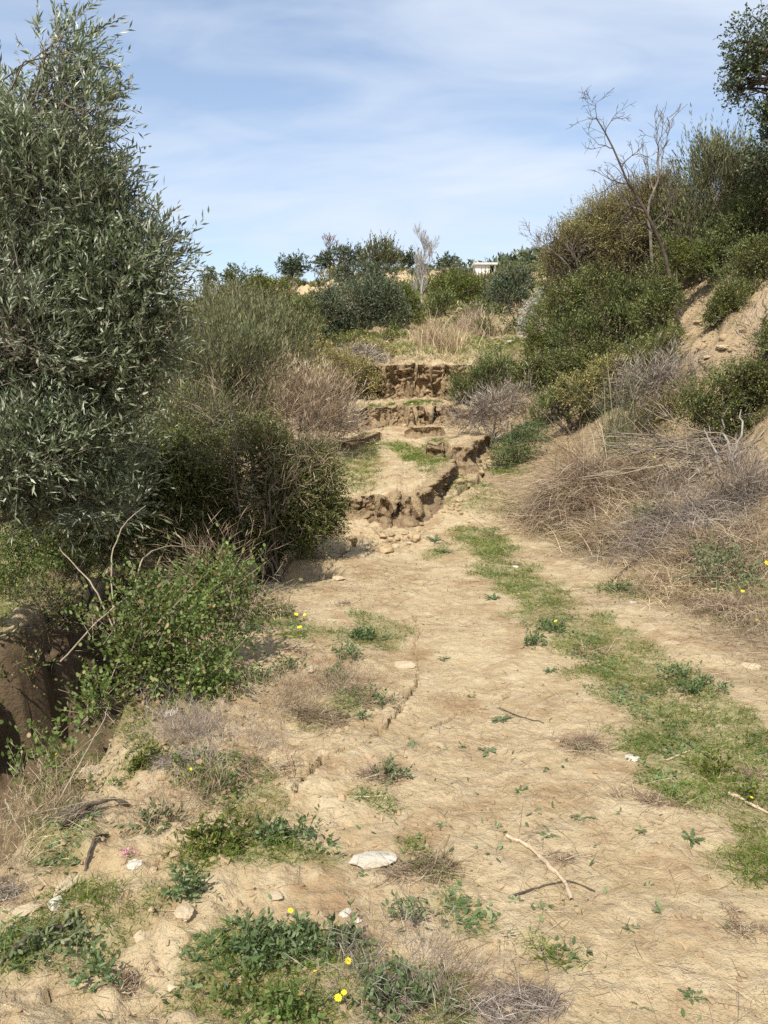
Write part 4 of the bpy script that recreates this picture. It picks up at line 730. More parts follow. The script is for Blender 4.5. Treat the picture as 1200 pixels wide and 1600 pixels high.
# ---- sticks on the ground
def stick(label, trace, r, mat, seed, lift=.0, taper=.6, name='fallen_stick'):
    rng = np.random.RandomState(seed); P = np.array([ground(*q) for q in trace]); k = 16; tt = np.linspace(0, len(P) - 1, k)
    Q = np.stack([np.interp(tt, range(len(P)), P[:, i]) for i in range(3)], -1)
    for _ in range(2): Q[1:-1] = (Q[:-2] + 2 * Q[1:-1] + Q[2:]) / 4
    Q[:, 2] = np.maximum(Q[:, 2], H(Q[:, 0], Q[:, 1])) + r * .7 + lift * np.sin(np.linspace(0, 1, k) * math.pi); Q[:, :2] += rng.randn(k, 2) * r * .3
    m = Mesh(); tube(m, Q, r * np.linspace(1, taper, k) * (1 + .12 * rng.randn(k)), 8)
    for i in (5, 11): e = norm(rnd_unit(rng, 1)[0] + np.array([0, 0, .6])); tube(m, np.stack([Q[i], Q[i] + e * r * 2.2]), [r * .5, r * .3], 5)
    o = m.build(name, mat, None, Q[0], True); o.location = Q[0]; return tag(o, label, 'stick')
stick('pale curved stick lying alone on the bare track', [(893, 1412), (885, 1385), (860, 1358), (830, 1332), (793, 1312)], .0085, M['stick'], 141, taper=.75)
stick('thin dark twig lying under the pale curved stick', [(800, 1402), (850, 1385), (890, 1377), (930, 1398)], .004, M['darkbark'], 142)
stick('grey forked stick on the grass strip at the right photo edge', [(1140, 1245), (1165, 1255), (1185, 1268), (1200, 1272)], .008, M['stick'], 143)
stick('dark bowed stick bridging the slope on the lower left', [(98, 1297), (140, 1272), (180, 1260), (205, 1262)], .010, M['darkbark'], 144, .03)
stick('long dark dry stem down the slope below the bowed stick', [(168, 1305), (145, 1330), (132, 1365)], .007, M['darkbark'], 145, .01)
stick('dry brown stem at the left photo edge, lowest of the fallen stems', [(0, 1520), (40, 1490), (90, 1466), (125, 1456)], .008, M['darkbark'], 146, .02)
stick('small forked bleached twig near the brown crack', [(553, 1248), (575, 1247), (600, 1246)], .004, M['stick'], 147)
stick('straight dry twig on the right verge below the dry grass', [(1065, 845), (1030, 860), (1000, 870), (960, 905)], .012, M['darkbark'], 148)
stick('short dry twig at the edge of the grass strip', [(1040, 1190), (1062, 1182), (1078, 1176)], .005, M['stick'], 149)
stick('thin twig across the track above the curved stick', [(780, 1108), (815, 1122), (850, 1132)], .004, M['darkbark'], 150)

# ---- stones
def stone_mesh(rng, sx, sy, sz, rough=.34, sub=4):
    import bmesh
    bm = bmesh.new(); bmesh.ops.create_icosphere(bm, subdivisions=sub, radius=1.0); V = np.array([v.co[:] for v in bm.verts])
    for _ in range(7):                                               # flat broken faces
        nrm = rnd_unit(rng, 1)[0]; h_ = rng.uniform(.55, .85); e = V @ nrm - h_; V = V - np.maximum(e, 0)[:, None] * nrm * .9
    V = V * (1 + rough * .5 * vnoise3(V * 2.1 + rng.rand() * 50)[:, None] + rough * .35 * vnoise3(V * 5 + rng.rand() * 50)[:, None] + rough * .15 * vnoise3(V * 13 + rng.rand() * 50)[:, None]); V = V * np.array([sx, sy, sz])
    F = np.array([[v.index for v in f.verts] for f in bm.faces]); bm.free(); return V, F
def stone(label, px, py, wpx, hpx, mat, seed, name='stone', rot=0.0, sink=.35, flat=.6):
    rng = np.random.RandomState(seed); c = ground(px, py); dcam = c[1] * math.cos(PITCH) + (CAM_H - c[2]) * math.sin(PITCH); s = dcam / FPX
    V, F = stone_mesh(rng, wpx * s * .55, max(hpx * s * 1.0, wpx * s * .38), max(hpx * s * .55, wpx * s * .16) * flat)
    m = Mesh(); m.add(V, F); o = m.build(name, mat, smooth=False); o.location = (c[0], c[1], gz(c[0], c[1]) + V[:, 2].max() * (1 - 2 * sink) * .45); o.rotation_euler = (0, 0, rot)
    return tag(o, label, 'stone')
W_, T_ = M['whitestone'], M['tanstone']
for i, a in enumerate((
    ('large flat white stone beside the dry tuft on the track', 583, 1343, 62, 24, W_), ('big rounded tan boulder at the top of the near left slope', 145, 1212, 60, 26, T_),
    ('white stone at the right foot of the bramble', 268, 1115, 17, 17, W_), ('small white stone by the grass strip', 988, 1188, 20, 11, W_), ('large pale stone at the right photo edge', 1172, 1043, 26, 17, T_),
    ('small pale stone above the green patch on the lower left', 423, 1307, 15, 16, T_), ('round tan pebble-like stone among the yellow flowers', 471, 1479, 13, 13, T_), ('whitish stone at the top of the lower green patch', 539, 1430, 17, 16, W_),
    ('flat white stone near the pink flower', 210, 1354, 22, 16, W_), ('upright white stone low on the left slope', 86, 1418, 18, 20, W_), ('tall pale stone just above the upright white one', 100, 1394, 20, 30, T_),
    ('rough tan stone in the middle of the lower left slope', 288, 1430, 24, 18, T_), ('flat tan stone below the rough one', 222, 1464, 24, 14, T_), ('pale earth-stained stone near the bottom left', 270, 1543, 16, 12, T_),
    ('flat pale slab at the upper end of the crack', 628, 1042, 48, 10, T_), ('white chip on the track just left of the grass strip', 803, 887, 14, 7, W_), ('tan stone at the edge of the verge plants', 485, 1046, 15, 13, T_),
    ('white stone lying below the middle scarp', 592, 665, 9, 5, W_), ('tan stone on the right bank under the dark bush', 1046, 655, 26, 15, T_), ('white stone in front of the middle scarp step', 622, 660, 10, 6, W_),
    ('second white stone in front of the middle scarp step', 640, 659, 9, 6, W_), ('small white stone on the right verge dirt', 988, 942, 12, 6, W_), ('tan stone resting on the grassy terrace below the scarp', 590, 695, 12, 7, T_),
    ('pale stone below the small dry grass on the lower left', 433, 1405, 22, 12, T_), ('flat white stone at the left photo edge', 40, 1430, 40, 14, T_), ('small white stone on the track beside the white slab', 560, 1440, 12, 6, W_),
    ('pale lump on the crumbled scree left of the first scarp', 545, 860, 22, 14, T_), ('tan lump on the crumbled edge of the hollow', 530, 905, 20, 12, T_), ('white chip in the middle of the track below the first scarp', 640, 850, 10, 6, W_),
    ('white rock on the far slope, lower of two', 800, 535, 18, 9, W_), ('white rock on the far slope, upper of two', 812, 527, 14, 8, W_), ('pale stone near the top of the right bank slide', 1130, 545, 20, 12, T_), ('pale stone low on the right bank slide', 1105, 560, 16, 9, T_))):
    stone(*a, seed=200 + i, rot=.4 * math.sin(i * 2.4))
# broken clods lying along the scarps
rng = np.random.RandomState(250)
def clod(p, s, label, i):
    V, F = stone_mesh(rng, s, s * rng.uniform(.7, 1.1), s * rng.uniform(.5, .85), .4, 2); m = Mesh(); m.add(V, F); o = m.build('earth_clod', M['clod']); o.location = (p[0], p[1], gz(p[0], p[1]) + s * .2); o.rotation_euler = (0, 0, rng.rand() * 6)
    tag(o, label, 'clod', group='broken earth clods under ' + label.split('under ')[-1])
for lab, L, n in (('tan earth clod fallen under the first scarp', [(575, 845), (640, 842), (700, 800), (722, 785)], 26), ('tan earth clod fallen under the second, smaller scarp on the right', [(690, 745), (735, 755), (770, 725)], 16),
                  ('tan earth clod fallen under the terrace step', [(570, 675), (640, 668), (700, 663)], 14), ('tan earth clod fallen under the tall back scarp', [(600, 632), (680, 632), (730, 625)], 12)):
    for i in range(n):
        f = rng.rand() * (len(L) - 1); k = int(f); a, b = np.array(L[k]), np.array(L[min(k + 1, len(L) - 1)]); q = a + (b - a) * (f - k) + rng.randn(2) * np.array([6, 5]); clod(ground(*q), rng.uniform(.015, .06) * (1.3 if q[1] < 680 else 1), lab, i)

for lab, L, n, s0 in (('large slumped earth lump under the first scarp', [(560, 850), (600, 846), (660, 832), (705, 792)], 6, .085), ('large slumped earth lump under the second, smaller scarp', [(700, 752), (745, 748), (770, 715)], 4, .08), ('large slumped earth lump under the tall back scarp', [(590, 628), (650, 630), (715, 625)], 5, .13), ('large slumped earth lump under the terrace step', [(580, 672), (640, 664), (690, 662)], 4, .08)):
    for i in range(n):
        f = (i + rng.rand()) / n * (len(L) - 1); k = int(f); a, b = np.array(L[k]), np.array(L[min(k + 1, len(L) - 1)]); q = a + (b - a) * (f - k) + rng.randn(2) * np.array([16, 9]); clod(ground(*q), s0 * rng.uniform(.6, 1.3), lab, i)
for i in range(16):
    q = np.array([(1085, 490), (1120, 545), (1150, 530), (1100, 570), (1060, 500)][i % 5]) + rng.randn(2) * np.array([22, 14]); clod(ground(*q), rng.uniform(.03, .10), 'tan earth lump lying under the dark bushes on the right bank slide', i)
# ---- rosette weeds on the track
def rosette(seed, mat, n=13, r=1.0):
    rng = np.random.RandomState(seed); o = thing('rosette_weed', None, None, (0, 0, 0)); m = Mesh()
    for ring, (cnt, rad, up) in enumerate(((n, r, .14), (n, r * .72, .38), (8, r * .45, .8))):
        a = np.arange(cnt) / cnt * 2 * math.pi + rng.rand(cnt) * .7; D = norm(np.stack([np.cos(a), np.sin(a), up + rng.rand(cnt) * .2], -1)); L = rad * (.35 + .85 * rng.rand(cnt)); D = norm(D + rng.randn(cnt, 3) * np.array([.1, .1, .12]))
        S = norm(np.cross(D, np.array([0, 0, 1.]))); V = []
        prof = [(0, .03), (.2, .04), (.34, .12), (.40, .05), (.56, .15), (.63, .06), (.78, .14), (.84, .07), (1.0, .015)]
        rows = []
        for t, w in prof:
            c_ = D * (L * t)[:, None] - np.array([0, 0, 1]) * (L * up * .9 * t * t)[:, None] + np.array([0, 0, .02]); rows += [c_ - S * (L * w)[:, None], c_ + S * (L * w)[:, None]]
        V = np.stack(rows, 1); k = len(prof) * 2; b = np.arange(cnt) * k
        m.add(V.reshape(-1, 3), np.concatenate([np.stack([b + 2 * s, b + 2 * s + 1, b + 2 * s + 3, b + 2 * s + 2], -1) for s in range(len(prof) - 1)]))
    m.build('leaf_rosette', mat, o); return o
protos = [rosette(301, M['dusty'], 15), rosette(302, M['weed'], 10), rosette(303, M['dusty'], 9), rosette(304, M['dusty'], 12), rosette(305, M['weed'], 14), rosette(306, M['dusty'], 7)]
used = [False] * 6
WEEDS = (
 (680, 845, 24, 1, 'green weed on the bare earth just below the first scarp'), (690, 863, 24, 1, 'green weed close below the uppermost track weed'), (772, 936, 24, 1, 'green weed on the left rim of the grass strip, mid track'),
 (690, 1030, 22, 0, 'dusty weed just right of the upper crack end'), (738, 1090, 14, 0, 'tiny weed right of the upper crack'), (645, 1166, 22, 0, 'dusty weed at the lower end of the small side crack, leftmost of four'),
 (690, 1172, 22, 2, 'dusty weed, second of the four in a row below the side crack'), (722, 1166, 20, 0, 'dusty weed, third of the four in a row below the side crack'), (765, 1176, 26, 2, 'dusty weed, last of the four in a row below the side crack'),
 (780, 1126, 26, 0, 'greyish weed at the thin twig across the track'), (813, 1238, 20, 1, 'small dark green weed in the middle of the bare track'), (776, 1293, 20, 0, 'dusty weed just above the thin end of the curved stick'),
 (692, 1291, 18, 2, 'dusty weed up the track from the large dry tuft'), (842, 1270, 14, 0, 'very small weed above the curved stick'), (908, 1281, 30, 2, 'spreading dusty weed right of the upper end of the curved stick'),
 (970, 1272, 20, 0, 'dusty weed on the right half of the track, above the round one'), (857, 1306, 22, 2, 'flat weed just right of the curved stick'), (1000, 1300, 18, 0, 'dusty weed left of the round green one'),
 (1080, 1314, 28, 1, 'round green weed on the right half of the track'), (1012, 1386, 14, 1, 'small round green weed right of the curved stick'), (1141, 1361, 16, 1, 'small green weed near the right edge, left of a pair'), (1178, 1357, 15, 1, 'small green weed near the right edge, right of a pair'),
 (1034, 1430, 32, 2, 'large dusty weed on the lower right of the track'), (985, 1452, 28, 0, 'spreading dusty weed left of the large lower right one'), (1080, 1556, 32, 1, 'green weed at the bottom right of the track'),
 (865, 1490, 30, 1, 'dark green weed beside the dark dry stalk'), (1000, 1572, 26, 2, 'dusty weed at the bottom, left of the green one'), (930, 1585, 16, 0, 'little weed at the bottom photo edge'), (712, 1422, 28, 0, 'leafy dusty weed below the large dry tuft'),
 (728, 1448, 28, 1, 'fresh green weed touching the leafy dusty one'), (606, 1420, 20, 1, 'grassy weed right of the white slab stone'), (808, 1408, 24, 0, 'withered weed left of the curved stick end'), (850, 1420, 20, 2, 'greyish weed at the thick end of the curved stick'),
 (1130, 1450, 18, 0, 'dusty weed near the right edge of the lower track'), (795, 1466, 16, 1, 'small weed left of the dark dry stalk'), (570, 1370, 18, 1, 'little green weed just below the large white stone'),
 (905, 1170, 18, 0, 'dusty weed left of the small white stone by the grass strip'), (860, 1050, 20, 1, 'weed in the sparse grass at the left rim of the strip'), (925, 1325, 15, 0, 'faded weed right of the curved stick middle'))
rng = np.random.RandomState(310)
for wi, (px, py, rad, pr, lab) in enumerate(WEEDS):
    pr = {0: (0, 3), 1: (1, 4), 2: (2, 5)}[pr][wi // 2 % 2]
    p = ground(px, py); dcam = p[1] * math.cos(PITCH) + (CAM_H - p[2]) * math.sin(PITCH); s = .85 * rad * dcam / FPX
    src = protos[pr]
    if not used[pr]: o = src; used[pr] = True
    else:
        o = src.copy(); COL.objects.link(o)
        for ch in src.children: c2 = ch.copy(); c2.parent = o; COL.objects.link(c2)
    o.location = (p[0], p[1], gz(p[0], p[1]) - .004); o.rotation_euler = (rng.randn() * .06, rng.randn() * .06, rng.rand() * 6.28); o.scale = (s, s * rng.uniform(.8, 1.1), s * rng.uniform(.9, 1.3))
    tag(o, lab, 'weed', 'rosette weeds dotted over the track')

# ---- dry tufts
def tuft(label, px, py, wpx, hpx, n, mat, seed, name='dry_tuft', cat='dry tuft', flat=1.0, green=None):
    rng = np.random.RandomState(seed); c = ground(px, py + hpx * .35); dcam = c[1] * math.cos(PITCH) + (CAM_H - c[2]) * math.sin(PITCH); s = dcam / FPX
    o = thing(name, label, cat, c); X = wpx * s * .5; k_ = 6; cc = rng.randn(k_, 2) * X * .42 * np.array([1, .8]); ci = rng.randint(0, k_, n); q = cc[ci] + rng.randn(n, 2) * X * .17
    x = c[0] + q[:, 0]; y = c[1] + q[:, 1]; z = H(x, y); a = rng.rand(n) * 6.28; lean = rng.randn(k_, 2)[ci] * .5
    D = norm(np.stack([np.cos(a) + lean[:, 0], np.sin(a) + lean[:, 1], (.10 + .75 * rng.rand(n) ** 1.5) / flat], -1)); m = Mesh()
    L = X * (.18 + .62 * rng.rand(n) ** 1.6); ribbons(m, rng, np.stack([x, y, z], -1), D, L, np.maximum(.0024, .5 * dcam / 829) * (.7 + .7 * rng.rand(n)), np.stack([rng.randn(n) * .35, rng.randn(n) * .35, -.35 + .25 * rng.randn(n)], -1), 3, .3)
    m.build('blade_mass', mat, o, c)
    if green:
        g2 = Mesh(); k = n // 3; j = rng.choice(n, k); ribbons(g2, rng, np.stack([x, y, z], -1)[j], norm(D[j] + np.array([0, 0, .8])), L[j] * .6, .004, np.array([0, 0, -.2]), 2, .3); g2.build('green_blade_mass', M['grass'], o, c)
    return o
for i, a in enumerate((
    ('large grey-brown dry tuft beside the flat white stone', 655, 1340, 130, 70, 620, M['browndry']), ('brown dry tuft at the bottom of the track, cut by the photo edge', 800, 1560, 150, 80, 800, M['greydry']),
    ('grey woolly dry tuft at the bottom among the yellow flowers', 610, 1540, 120, 60, 700, M['greydry']), ('brown bristly tuft left of the upper crack', 580, 1080, 80, 44, 420, M['browndry']), ('sparse dry tuft right of the red-stemmed sprig', 585, 1200, 90, 50, 380, M['browndry']),
    ('wiry dry tuft on the left verge above the crack', 480, 1110, 120, 60, 620, M['browndry']), ('grey wiry tuft below the white stone of the bramble', 300, 1170, 120, 46, 560, M['greydry']), ('dry tuft on the left rim of the grass strip', 925, 1150, 110, 44, 420, M['browndry']),
    ('small dry tuft under the round green weed of the strip', 1020, 1240, 80, 36, 320, M['browndry']), ('dead straw tuft near the bottom left', 205, 1520, 90, 60, 380, M['browndry']), ('pale fallen tuft at the very left edge of the slope', 20, 1370, 80, 60, 420, M['greydry']),
    ('dry tuft on the right rim of the grass strip near the edge', 1170, 1200, 80, 40, 320, M['browndry']), ('low brown tuft under the dry grass on the right verge', 940, 1010, 80, 24, 260, M['straw']), ('dry tuft in the middle of the bare track beside the curved stick', 880, 1335, 70, 30, 170, M['browndry']),
    ('thin straw tuft at the lower right edge of the track', 1165, 1440, 90, 44, 220, M['browndry']), ('brown tuft on the near verge between crack and slope', 400, 1190, 100, 44, 420, M['browndry']),
    ('reddish dry sprig tuft on the scree beside the hollow', 540, 930, 40, 40, 120, M['reddry']), ('greyish tuft on the slope under the tan boulder', 120, 1260, 90, 44, 420, M['greydry']))):
    a = list(a); a[5] = int(a[5] * 2.2); tuft(*a, seed=330 + i)
for i, a in enumerate((('green leafy grass tuft left of the pale small stone', 330, 1330, 70, 40, 380, M['grass']), ('green grass tuft beside the tan boulder', 200, 1200, 60, 40, 320, M['grass']), ('bright grass tuft low at the left photo edge', 25, 1480, 60, 40, 320, M['grass']),
                       ('yellowish grass tuft below the tall pale stone', 130, 1395, 36, 30, 160, M['grass']), ('small grass tuft at the dry stem low on the left', 130, 1440, 50, 30, 160, M['grass']), ('green grass tuft by the yellow flowers above the hollow', 455, 985, 60, 36, 320, M['grass']))):
    tuft(*a, seed=360 + i, name='grass_tuft', cat='grass tuft')

# ---- leafy low patches near the camera
for i, (lab, lob, dd, kd, mt) in enumerate((
    ('dark green leafy mat right of the pale small stone', [(470, 1325, 45, 22), (430, 1315, 30, 16)], 3.0, 'herb', 'weed'), ('bright green leafy mat left of the pale small stone', [(350, 1320, 50, 26), (310, 1335, 24, 16)], 3.0, 'herb', 'green'),
    ('large leafy mat with yellow flowers at the bottom', [(400, 1490, 70, 34), (470, 1500, 60, 30), (530, 1490, 40, 26)], 2.45, 'herb', 'weed'), ('light green leafy mat at the bottom photo edge', [(380, 1575, 60, 28), (450, 1585, 50, 26)], 2.15, 'herb', 'bramble'),
    ('leafy mat right of the lower yellow flowers', [(590, 1570, 60, 30), (660, 1585, 50, 24)], 2.15, 'herb', 'weed'), ('leafy weed patch under the lower left slope stones', [(120, 1490, 30, 30), (150, 1540, 26, 26)], 2.5, 'herb', 'weed'),
    ('leafy patch with yellow flowers below the wiry grey tuft', [(310, 1215, 50, 24), (345, 1235, 34, 18)], 3.35, 'herb', 'bramble'), ('blue-green leafy patch on the verge right of the yellow flowers', [(570, 1000, 26, 12), (545, 1020, 24, 10)], 5.4, 'herb', 'weed'),
    ('green leafy patch on the verge left of the hollow', [(430, 965, 36, 18), (400, 985, 30, 16)], 5.8, 'herb', 'weed'), ('low herb patch left of the bristly tuft', [(520, 1060, 24, 10), (545, 1030, 22, 9)], 5.0, 'herb', 'weed'),
    ('small leafy mat left of the tan boulder', [(95, 1235, 26, 16)], 3.0, 'herb', 'bramble'), ('green leafy mat right of the tan boulder', [(205, 1215, 34, 18), (230, 1195, 24, 14)], 3.0, 'herb', 'green'), ('sparse leafy mat between bowed stick and pink flower', [(240, 1290, 34, 14)], 3.0, 'herb', 'weed'),
    ('dusty leafy mat below the upright white stone', [(100, 1460, 34, 18), (60, 1490, 26, 18)], 3.0, 'herb', 'dusty'), ('small leafy mat above the rough tan stone', [(285, 1395, 30, 16), (250, 1410, 20, 12)], 3.0, 'herb', 'weed'), ('dusty leafy mat under the lower end of the leafy dusty weed', [(650, 1440, 34, 14)], 3.0, 'herb', 'dusty'),
    ('leafy mat left of the small side crack', [(580, 1110, 30, 10), (540, 1125, 26, 10)], 3.0, 'herb', 'weed'), ('leafy mat above the brown dead scrub of the verge', [(450, 1050, 34, 12), (410, 1070, 30, 12)], 3.0, 'herb', 'weed'), ('grassy leafy mat at the foot of the bramble', [(350, 1075, 34, 14), (320, 1095, 26, 12)], 3.0, 'herb', 'bramble'),
    ('dusty leafy mat right of the sparse dry tuft', [(610, 1215, 26, 10)], 3.0, 'herb', 'dusty'), ('leafy mat at the left rim of the grass strip', [(860, 985, 34, 9), (830, 1010, 26, 8)], 3.0, 'herb', 'weed'), ('leafy mat in the lowest part of the grass strip', [(1120, 1215, 40, 14), (1170, 1250, 30, 12)], 3.0, 'herb', 'green'),
    ('dark leafy herb at the right side of the second wheel track', [(1095, 1080, 50, 12), (1060, 1065, 30, 9)], 4.9, 'herb', 'weed'), ('leafy herb at the small white stone of the right verge', [(970, 925, 36, 9)], 7.4, 'herb', 'weed'))):
    plant('leafy_patch', 'weed', lab, kd, dd, lob, 380 + i, mat=mt, stems=False, shell=.05, cover=1.5, leafmin=2.0, clump=.10, thr=-.1, flat=True)

# ---- yellow flowers
def flower(seed):
    rng = np.random.RandomState(seed); o = thing('yellow_flower', None, None, (0, 0, 0)); s = Mesh(); tube(s, np.array([[0, 0, 0], [.004, .003, .03], [0, 0, .06]]), [.0016, .0014, .0012], 5); s.build('stem', M['stem'], o, (0, 0, 0), True)
    p = Mesh(); n = 10; a = np.arange(n) / n * 2 * math.pi; D = norm(np.stack([np.cos(a), np.sin(a), .15 + .2 * rng.rand(n)], -1)); leaves(p, np.tile([0, 0, .06], (n, 1)) + D * .002, D, np.tile([0, 0, 1.], (n, 1)), .016, .0085, True, .1); p.build('petal_ring', M['yellow'], o)
    d = Mesh(); tube(d, np.array([[0, 0, .058], [0, 0, .0625], [0, 0, .064]]), [.0045, .005, .003], 8); d.build('disc', M['yolk'], o, (0, 0, 0), True); return o
fp = flower(401); first = True
rng = np.random.RandomState(402)
for px, py, k, lab in (
    (543, 1505, 1.25, 'yellow flower nearest the grey woolly tuft'), (497, 1533, 1.0, 'yellow flower over bare soil between the green mats'), (525, 1562, 1.3, 'larger yellow flower of the lowest pair'), (538, 1557, 1.0, 'smaller yellow flower of the lowest pair'),
    (450, 1424, 1.1, 'yellow flower at the top of the large leafy mat'), (345, 1033, 1.1, 'yellow flower at the right foot of the bramble, upper'), (330, 1047, 1.3, 'yellow flower at the right foot of the bramble, lower'), (460, 953, 1.3, 'yellow flower above the green leafy patch, topmost'),
    (472, 974, 1.5, 'yellow flower above the green leafy patch, largest'), (478, 956, 1.0, 'yellow flower above the green leafy patch, smallest'), (300, 1203, 1.1, 'orange-yellow flower over the patch below the wiry grey tuft'), (90, 1168, 1.3, 'yellow flower on the trailing bramble at the left edge'),
    (340, 1221, .8, 'faint yellow flower right of the orange-yellow one'), (132, 803, 2.2, 'yellow flower on the herb under the olive, upper'), (112, 812, 2.0, 'yellow flower on the herb under the olive, middle'), (34, 828, 1.8, 'yellow flower on the herb under the olive, left'),
    (1063, 857, 2.4, 'yellow flower in the dry grass of the right verge'), (1190, 876, 2.6, 'large yellow flower at the right photo edge'), (1105, 874, 1.6, 'small yellow flower left of the ragwort'), (1160, 916, 1.5, 'yellow flower on the ragwort, upper'), (1168, 940, 1.4, 'yellow flower on the ragwort, middle'),
    (1172, 962, 1.3, 'yellow flower on the ragwort, lowest'), (866, 964, 1.1, 'single yellow dot of a flower on the grass strip'), (1170, 1245, .9, 'yellow flower beside the grey forked stick'), (1020, 712, 3.4, 'yellow flower at the golden grass clump, right'), (1010, 708, 3.0, 'yellow flower at the golden grass clump, left'), (680, 1222, .0, '')):
    if not k: continue
    o = fp if first else fp.copy()
    if not first:
        COL.objects.link(o)
        for ch in fp.children: c2 = ch.copy(); c2.parent = o; COL.objects.link(c2)
    first = False; p = ground(px, py + 14 * min(1.5, k)); o.location = (p[0], p[1], p[2] + .01); o.scale = (k * (.48 if py > 1000 else .72),) * 3; o.rotation_euler = (.5 + .15 * rng.randn(), .15 * rng.randn(), rng.randn() * .5)
    tag(o, lab, 'flower', 'yellow flowers')
o = thing('pink_flower', 'small pink flower spray on the lower left slope', 'flower', ground(202, 1345)); m = Mesh(); rng = np.random.RandomState(420); n = 26
P = np.array(o.location) + np.stack([rng.randn(n) * .02, rng.randn(n) * .008, .015 + .02 * rng.rand(n)], -1); leaves(m, P, rnd_unit(rng, n), rnd_unit(rng, n), .010, .006, True); m.build('blossom_spray', M['pink'], o, o.location)
m = Mesh(); tube(m, np.array([o.location[:], (o.location[0], o.location[1], o.location[2] + .03)]), [.0015, .001], 4); m.build('stem', M['stem'], o, o.location)

# ---- hut on the ridge
dh = 118.0; c = at(758, 426, dh); s = mpp(dh)
hut = thing('white_hut', 'low white flat-roofed hut on the skyline to the right', 'hut', (c[0], c[1], gz(c[0], c[1])))
def box(name, x0, x1, y0, y1, z0, z1, mat):
    m = Mesh(); m.add([(x, y, z) for z in (z0, z1) for x, y in ((x0, y0), (x1, y0), (x1, y1), (x0, y1))], [[0, 3, 2, 1], [4, 5, 6, 7], [0, 1, 5, 4], [1, 2, 6, 5], [2, 3, 7, 6], [3, 0, 4, 7]]); return m.build(name, mat, hut)
ht = at(758, 412.5, dh)[2] - hut.location[2]
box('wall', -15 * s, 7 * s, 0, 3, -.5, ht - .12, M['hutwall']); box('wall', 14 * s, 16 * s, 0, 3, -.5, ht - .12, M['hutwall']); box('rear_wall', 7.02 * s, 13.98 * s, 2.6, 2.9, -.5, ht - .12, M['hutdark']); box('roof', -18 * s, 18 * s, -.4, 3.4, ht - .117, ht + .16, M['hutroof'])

# ------------------------------------------------------------------ uncounted cover (stuff)
def scatter(rng, n, x0, x1, y0, y1, power=1.0):
    u = rng.rand(n); y = (y0 ** (1 - power) + u * (y1 ** (1 - power) - y0 ** (1 - power))) ** (1 / (1 - power)) if power != 1 else y0 * (y1 / y0) ** u
    return x0 + (x1 - x0) * rng.rand(n), y
rng = np.random.RandomState(501)
# green grass
x, y = scatter(rng, 820000, -6, 6, 1.7, 26, 1.0); k = rng.rand(len(x)) < np.minimum(1, green_mask(x, y) ** 1.2 * 1.5) * sstep(-.65, -.1, fbm2(x * 7, y * 7, 3, 59)); x, y = x[k], y[k]; n = len(x); m = Mesh()
P = np.stack([x, y, H(x, y) - .002], -1); D = norm(rnd_unit(rng, n) * np.array([.9, .9, .2]) + np.array([0, 0, .8])); hgt = (.016 + .045 * rng.rand(n)) * (.7 + .9 * sstep(-.1, .4, fbm2(x * 7, y * 7, 3, 59))) * np.clip(y / 7, 1, 2.2)
ribbons(m, rng, P, D, hgt, np.maximum(.0030, .42 * y / 829), np.stack([rng.randn(n) * .4, rng.randn(n) * .4, -.3 + 0 * x], -1), 2, .25)
tag(m.build('grass', M['grass']), kind='stuff')
# short dry grass and straw
x, y = scatter(rng, 420000, -5, 7, 1.7, 24, 1.05); k = rng.rand(len(x)) < np.maximum(.038, .6 * dry_mask(x, y) + .10 * green_mask(x, y)) * (.35 + .65 * sstep(-.15, .3, fbm2(x * 2.2, y * 2.2, 3, 55))); x, y = x[k], y[k]; n = len(x); m = Mesh()
P = np.stack([x, y, H(x, y) + .003], -1); D = norm(rnd_unit(rng, n) * np.array([1, 1, .25]) + np.array([0, 0, .28])); 
ribbons(m, rng, P, D, (.03 + .10 * rng.rand(n) ** 2) * np.clip(y / 6, 1, 1.8), np.maximum(.0020, .36 * y / 829), np.stack([rng.randn(n) * .3, rng.randn(n) * .3, -.3 + 0 * x], -1), 2, .4)
tag(m.build('straw', M['straw']), kind='stuff')
# dark fine twig litter
x, y = scatter(rng, 220000, -3, 5.5, 1.7, 16, 1.05); k = rng.rand(len(x)) < (.17 + .6 * dry_mask(x, y)) * sstep(-.15, .35, fbm2(x * 1.7, y * 1.7, 3, 56)); x, y = x[k], y[k]; n = len(x); m = Mesh()
P = np.stack([x, y, H(x, y) + .004], -1); D = norm(rnd_unit(rng, n) * np.array([1, 1, .12]) + np.array([0, 0, .08]))
ribbons(m, rng, P, D, .03 + .14 * rng.rand(n) ** 2, np.maximum(.0018, .36 * y / 829), np.stack([rng.randn(n) * .25, rng.randn(n) * .25, -.1 + 0 * x], -1), 2, .5)
tag(m.build('twig_litter', M['browndry']), kind='stuff')
# tiny ground-hugging leaves
x, y = scatter(rng, 200000, -3, 5, 1.7, 12, 1.1); k = rng.rand(len(x)) < (.02 + .9 * green_mask(x, y) + .22 * dry_mask(x, y)) * sstep(.0, .35, fbm2(x * 4, y * 4, 3, 57)); x, y = x[k], y[k]; n = len(x); m = Mesh()
P = np.stack([x, y, H(x, y) + .004], -1); leaves(m, P, norm(rnd_unit(rng, n) * np.array([1, 1, .3]) + np.array([0, 0, .35])), norm(rnd_unit(rng, n) * .4 + np.array([0, 0, 1])), .012 + .024 * rng.rand(n), .006 + .009 * rng.rand(n), True)
tag(m.build('creeping_weeds', M['weed']), kind='stuff')
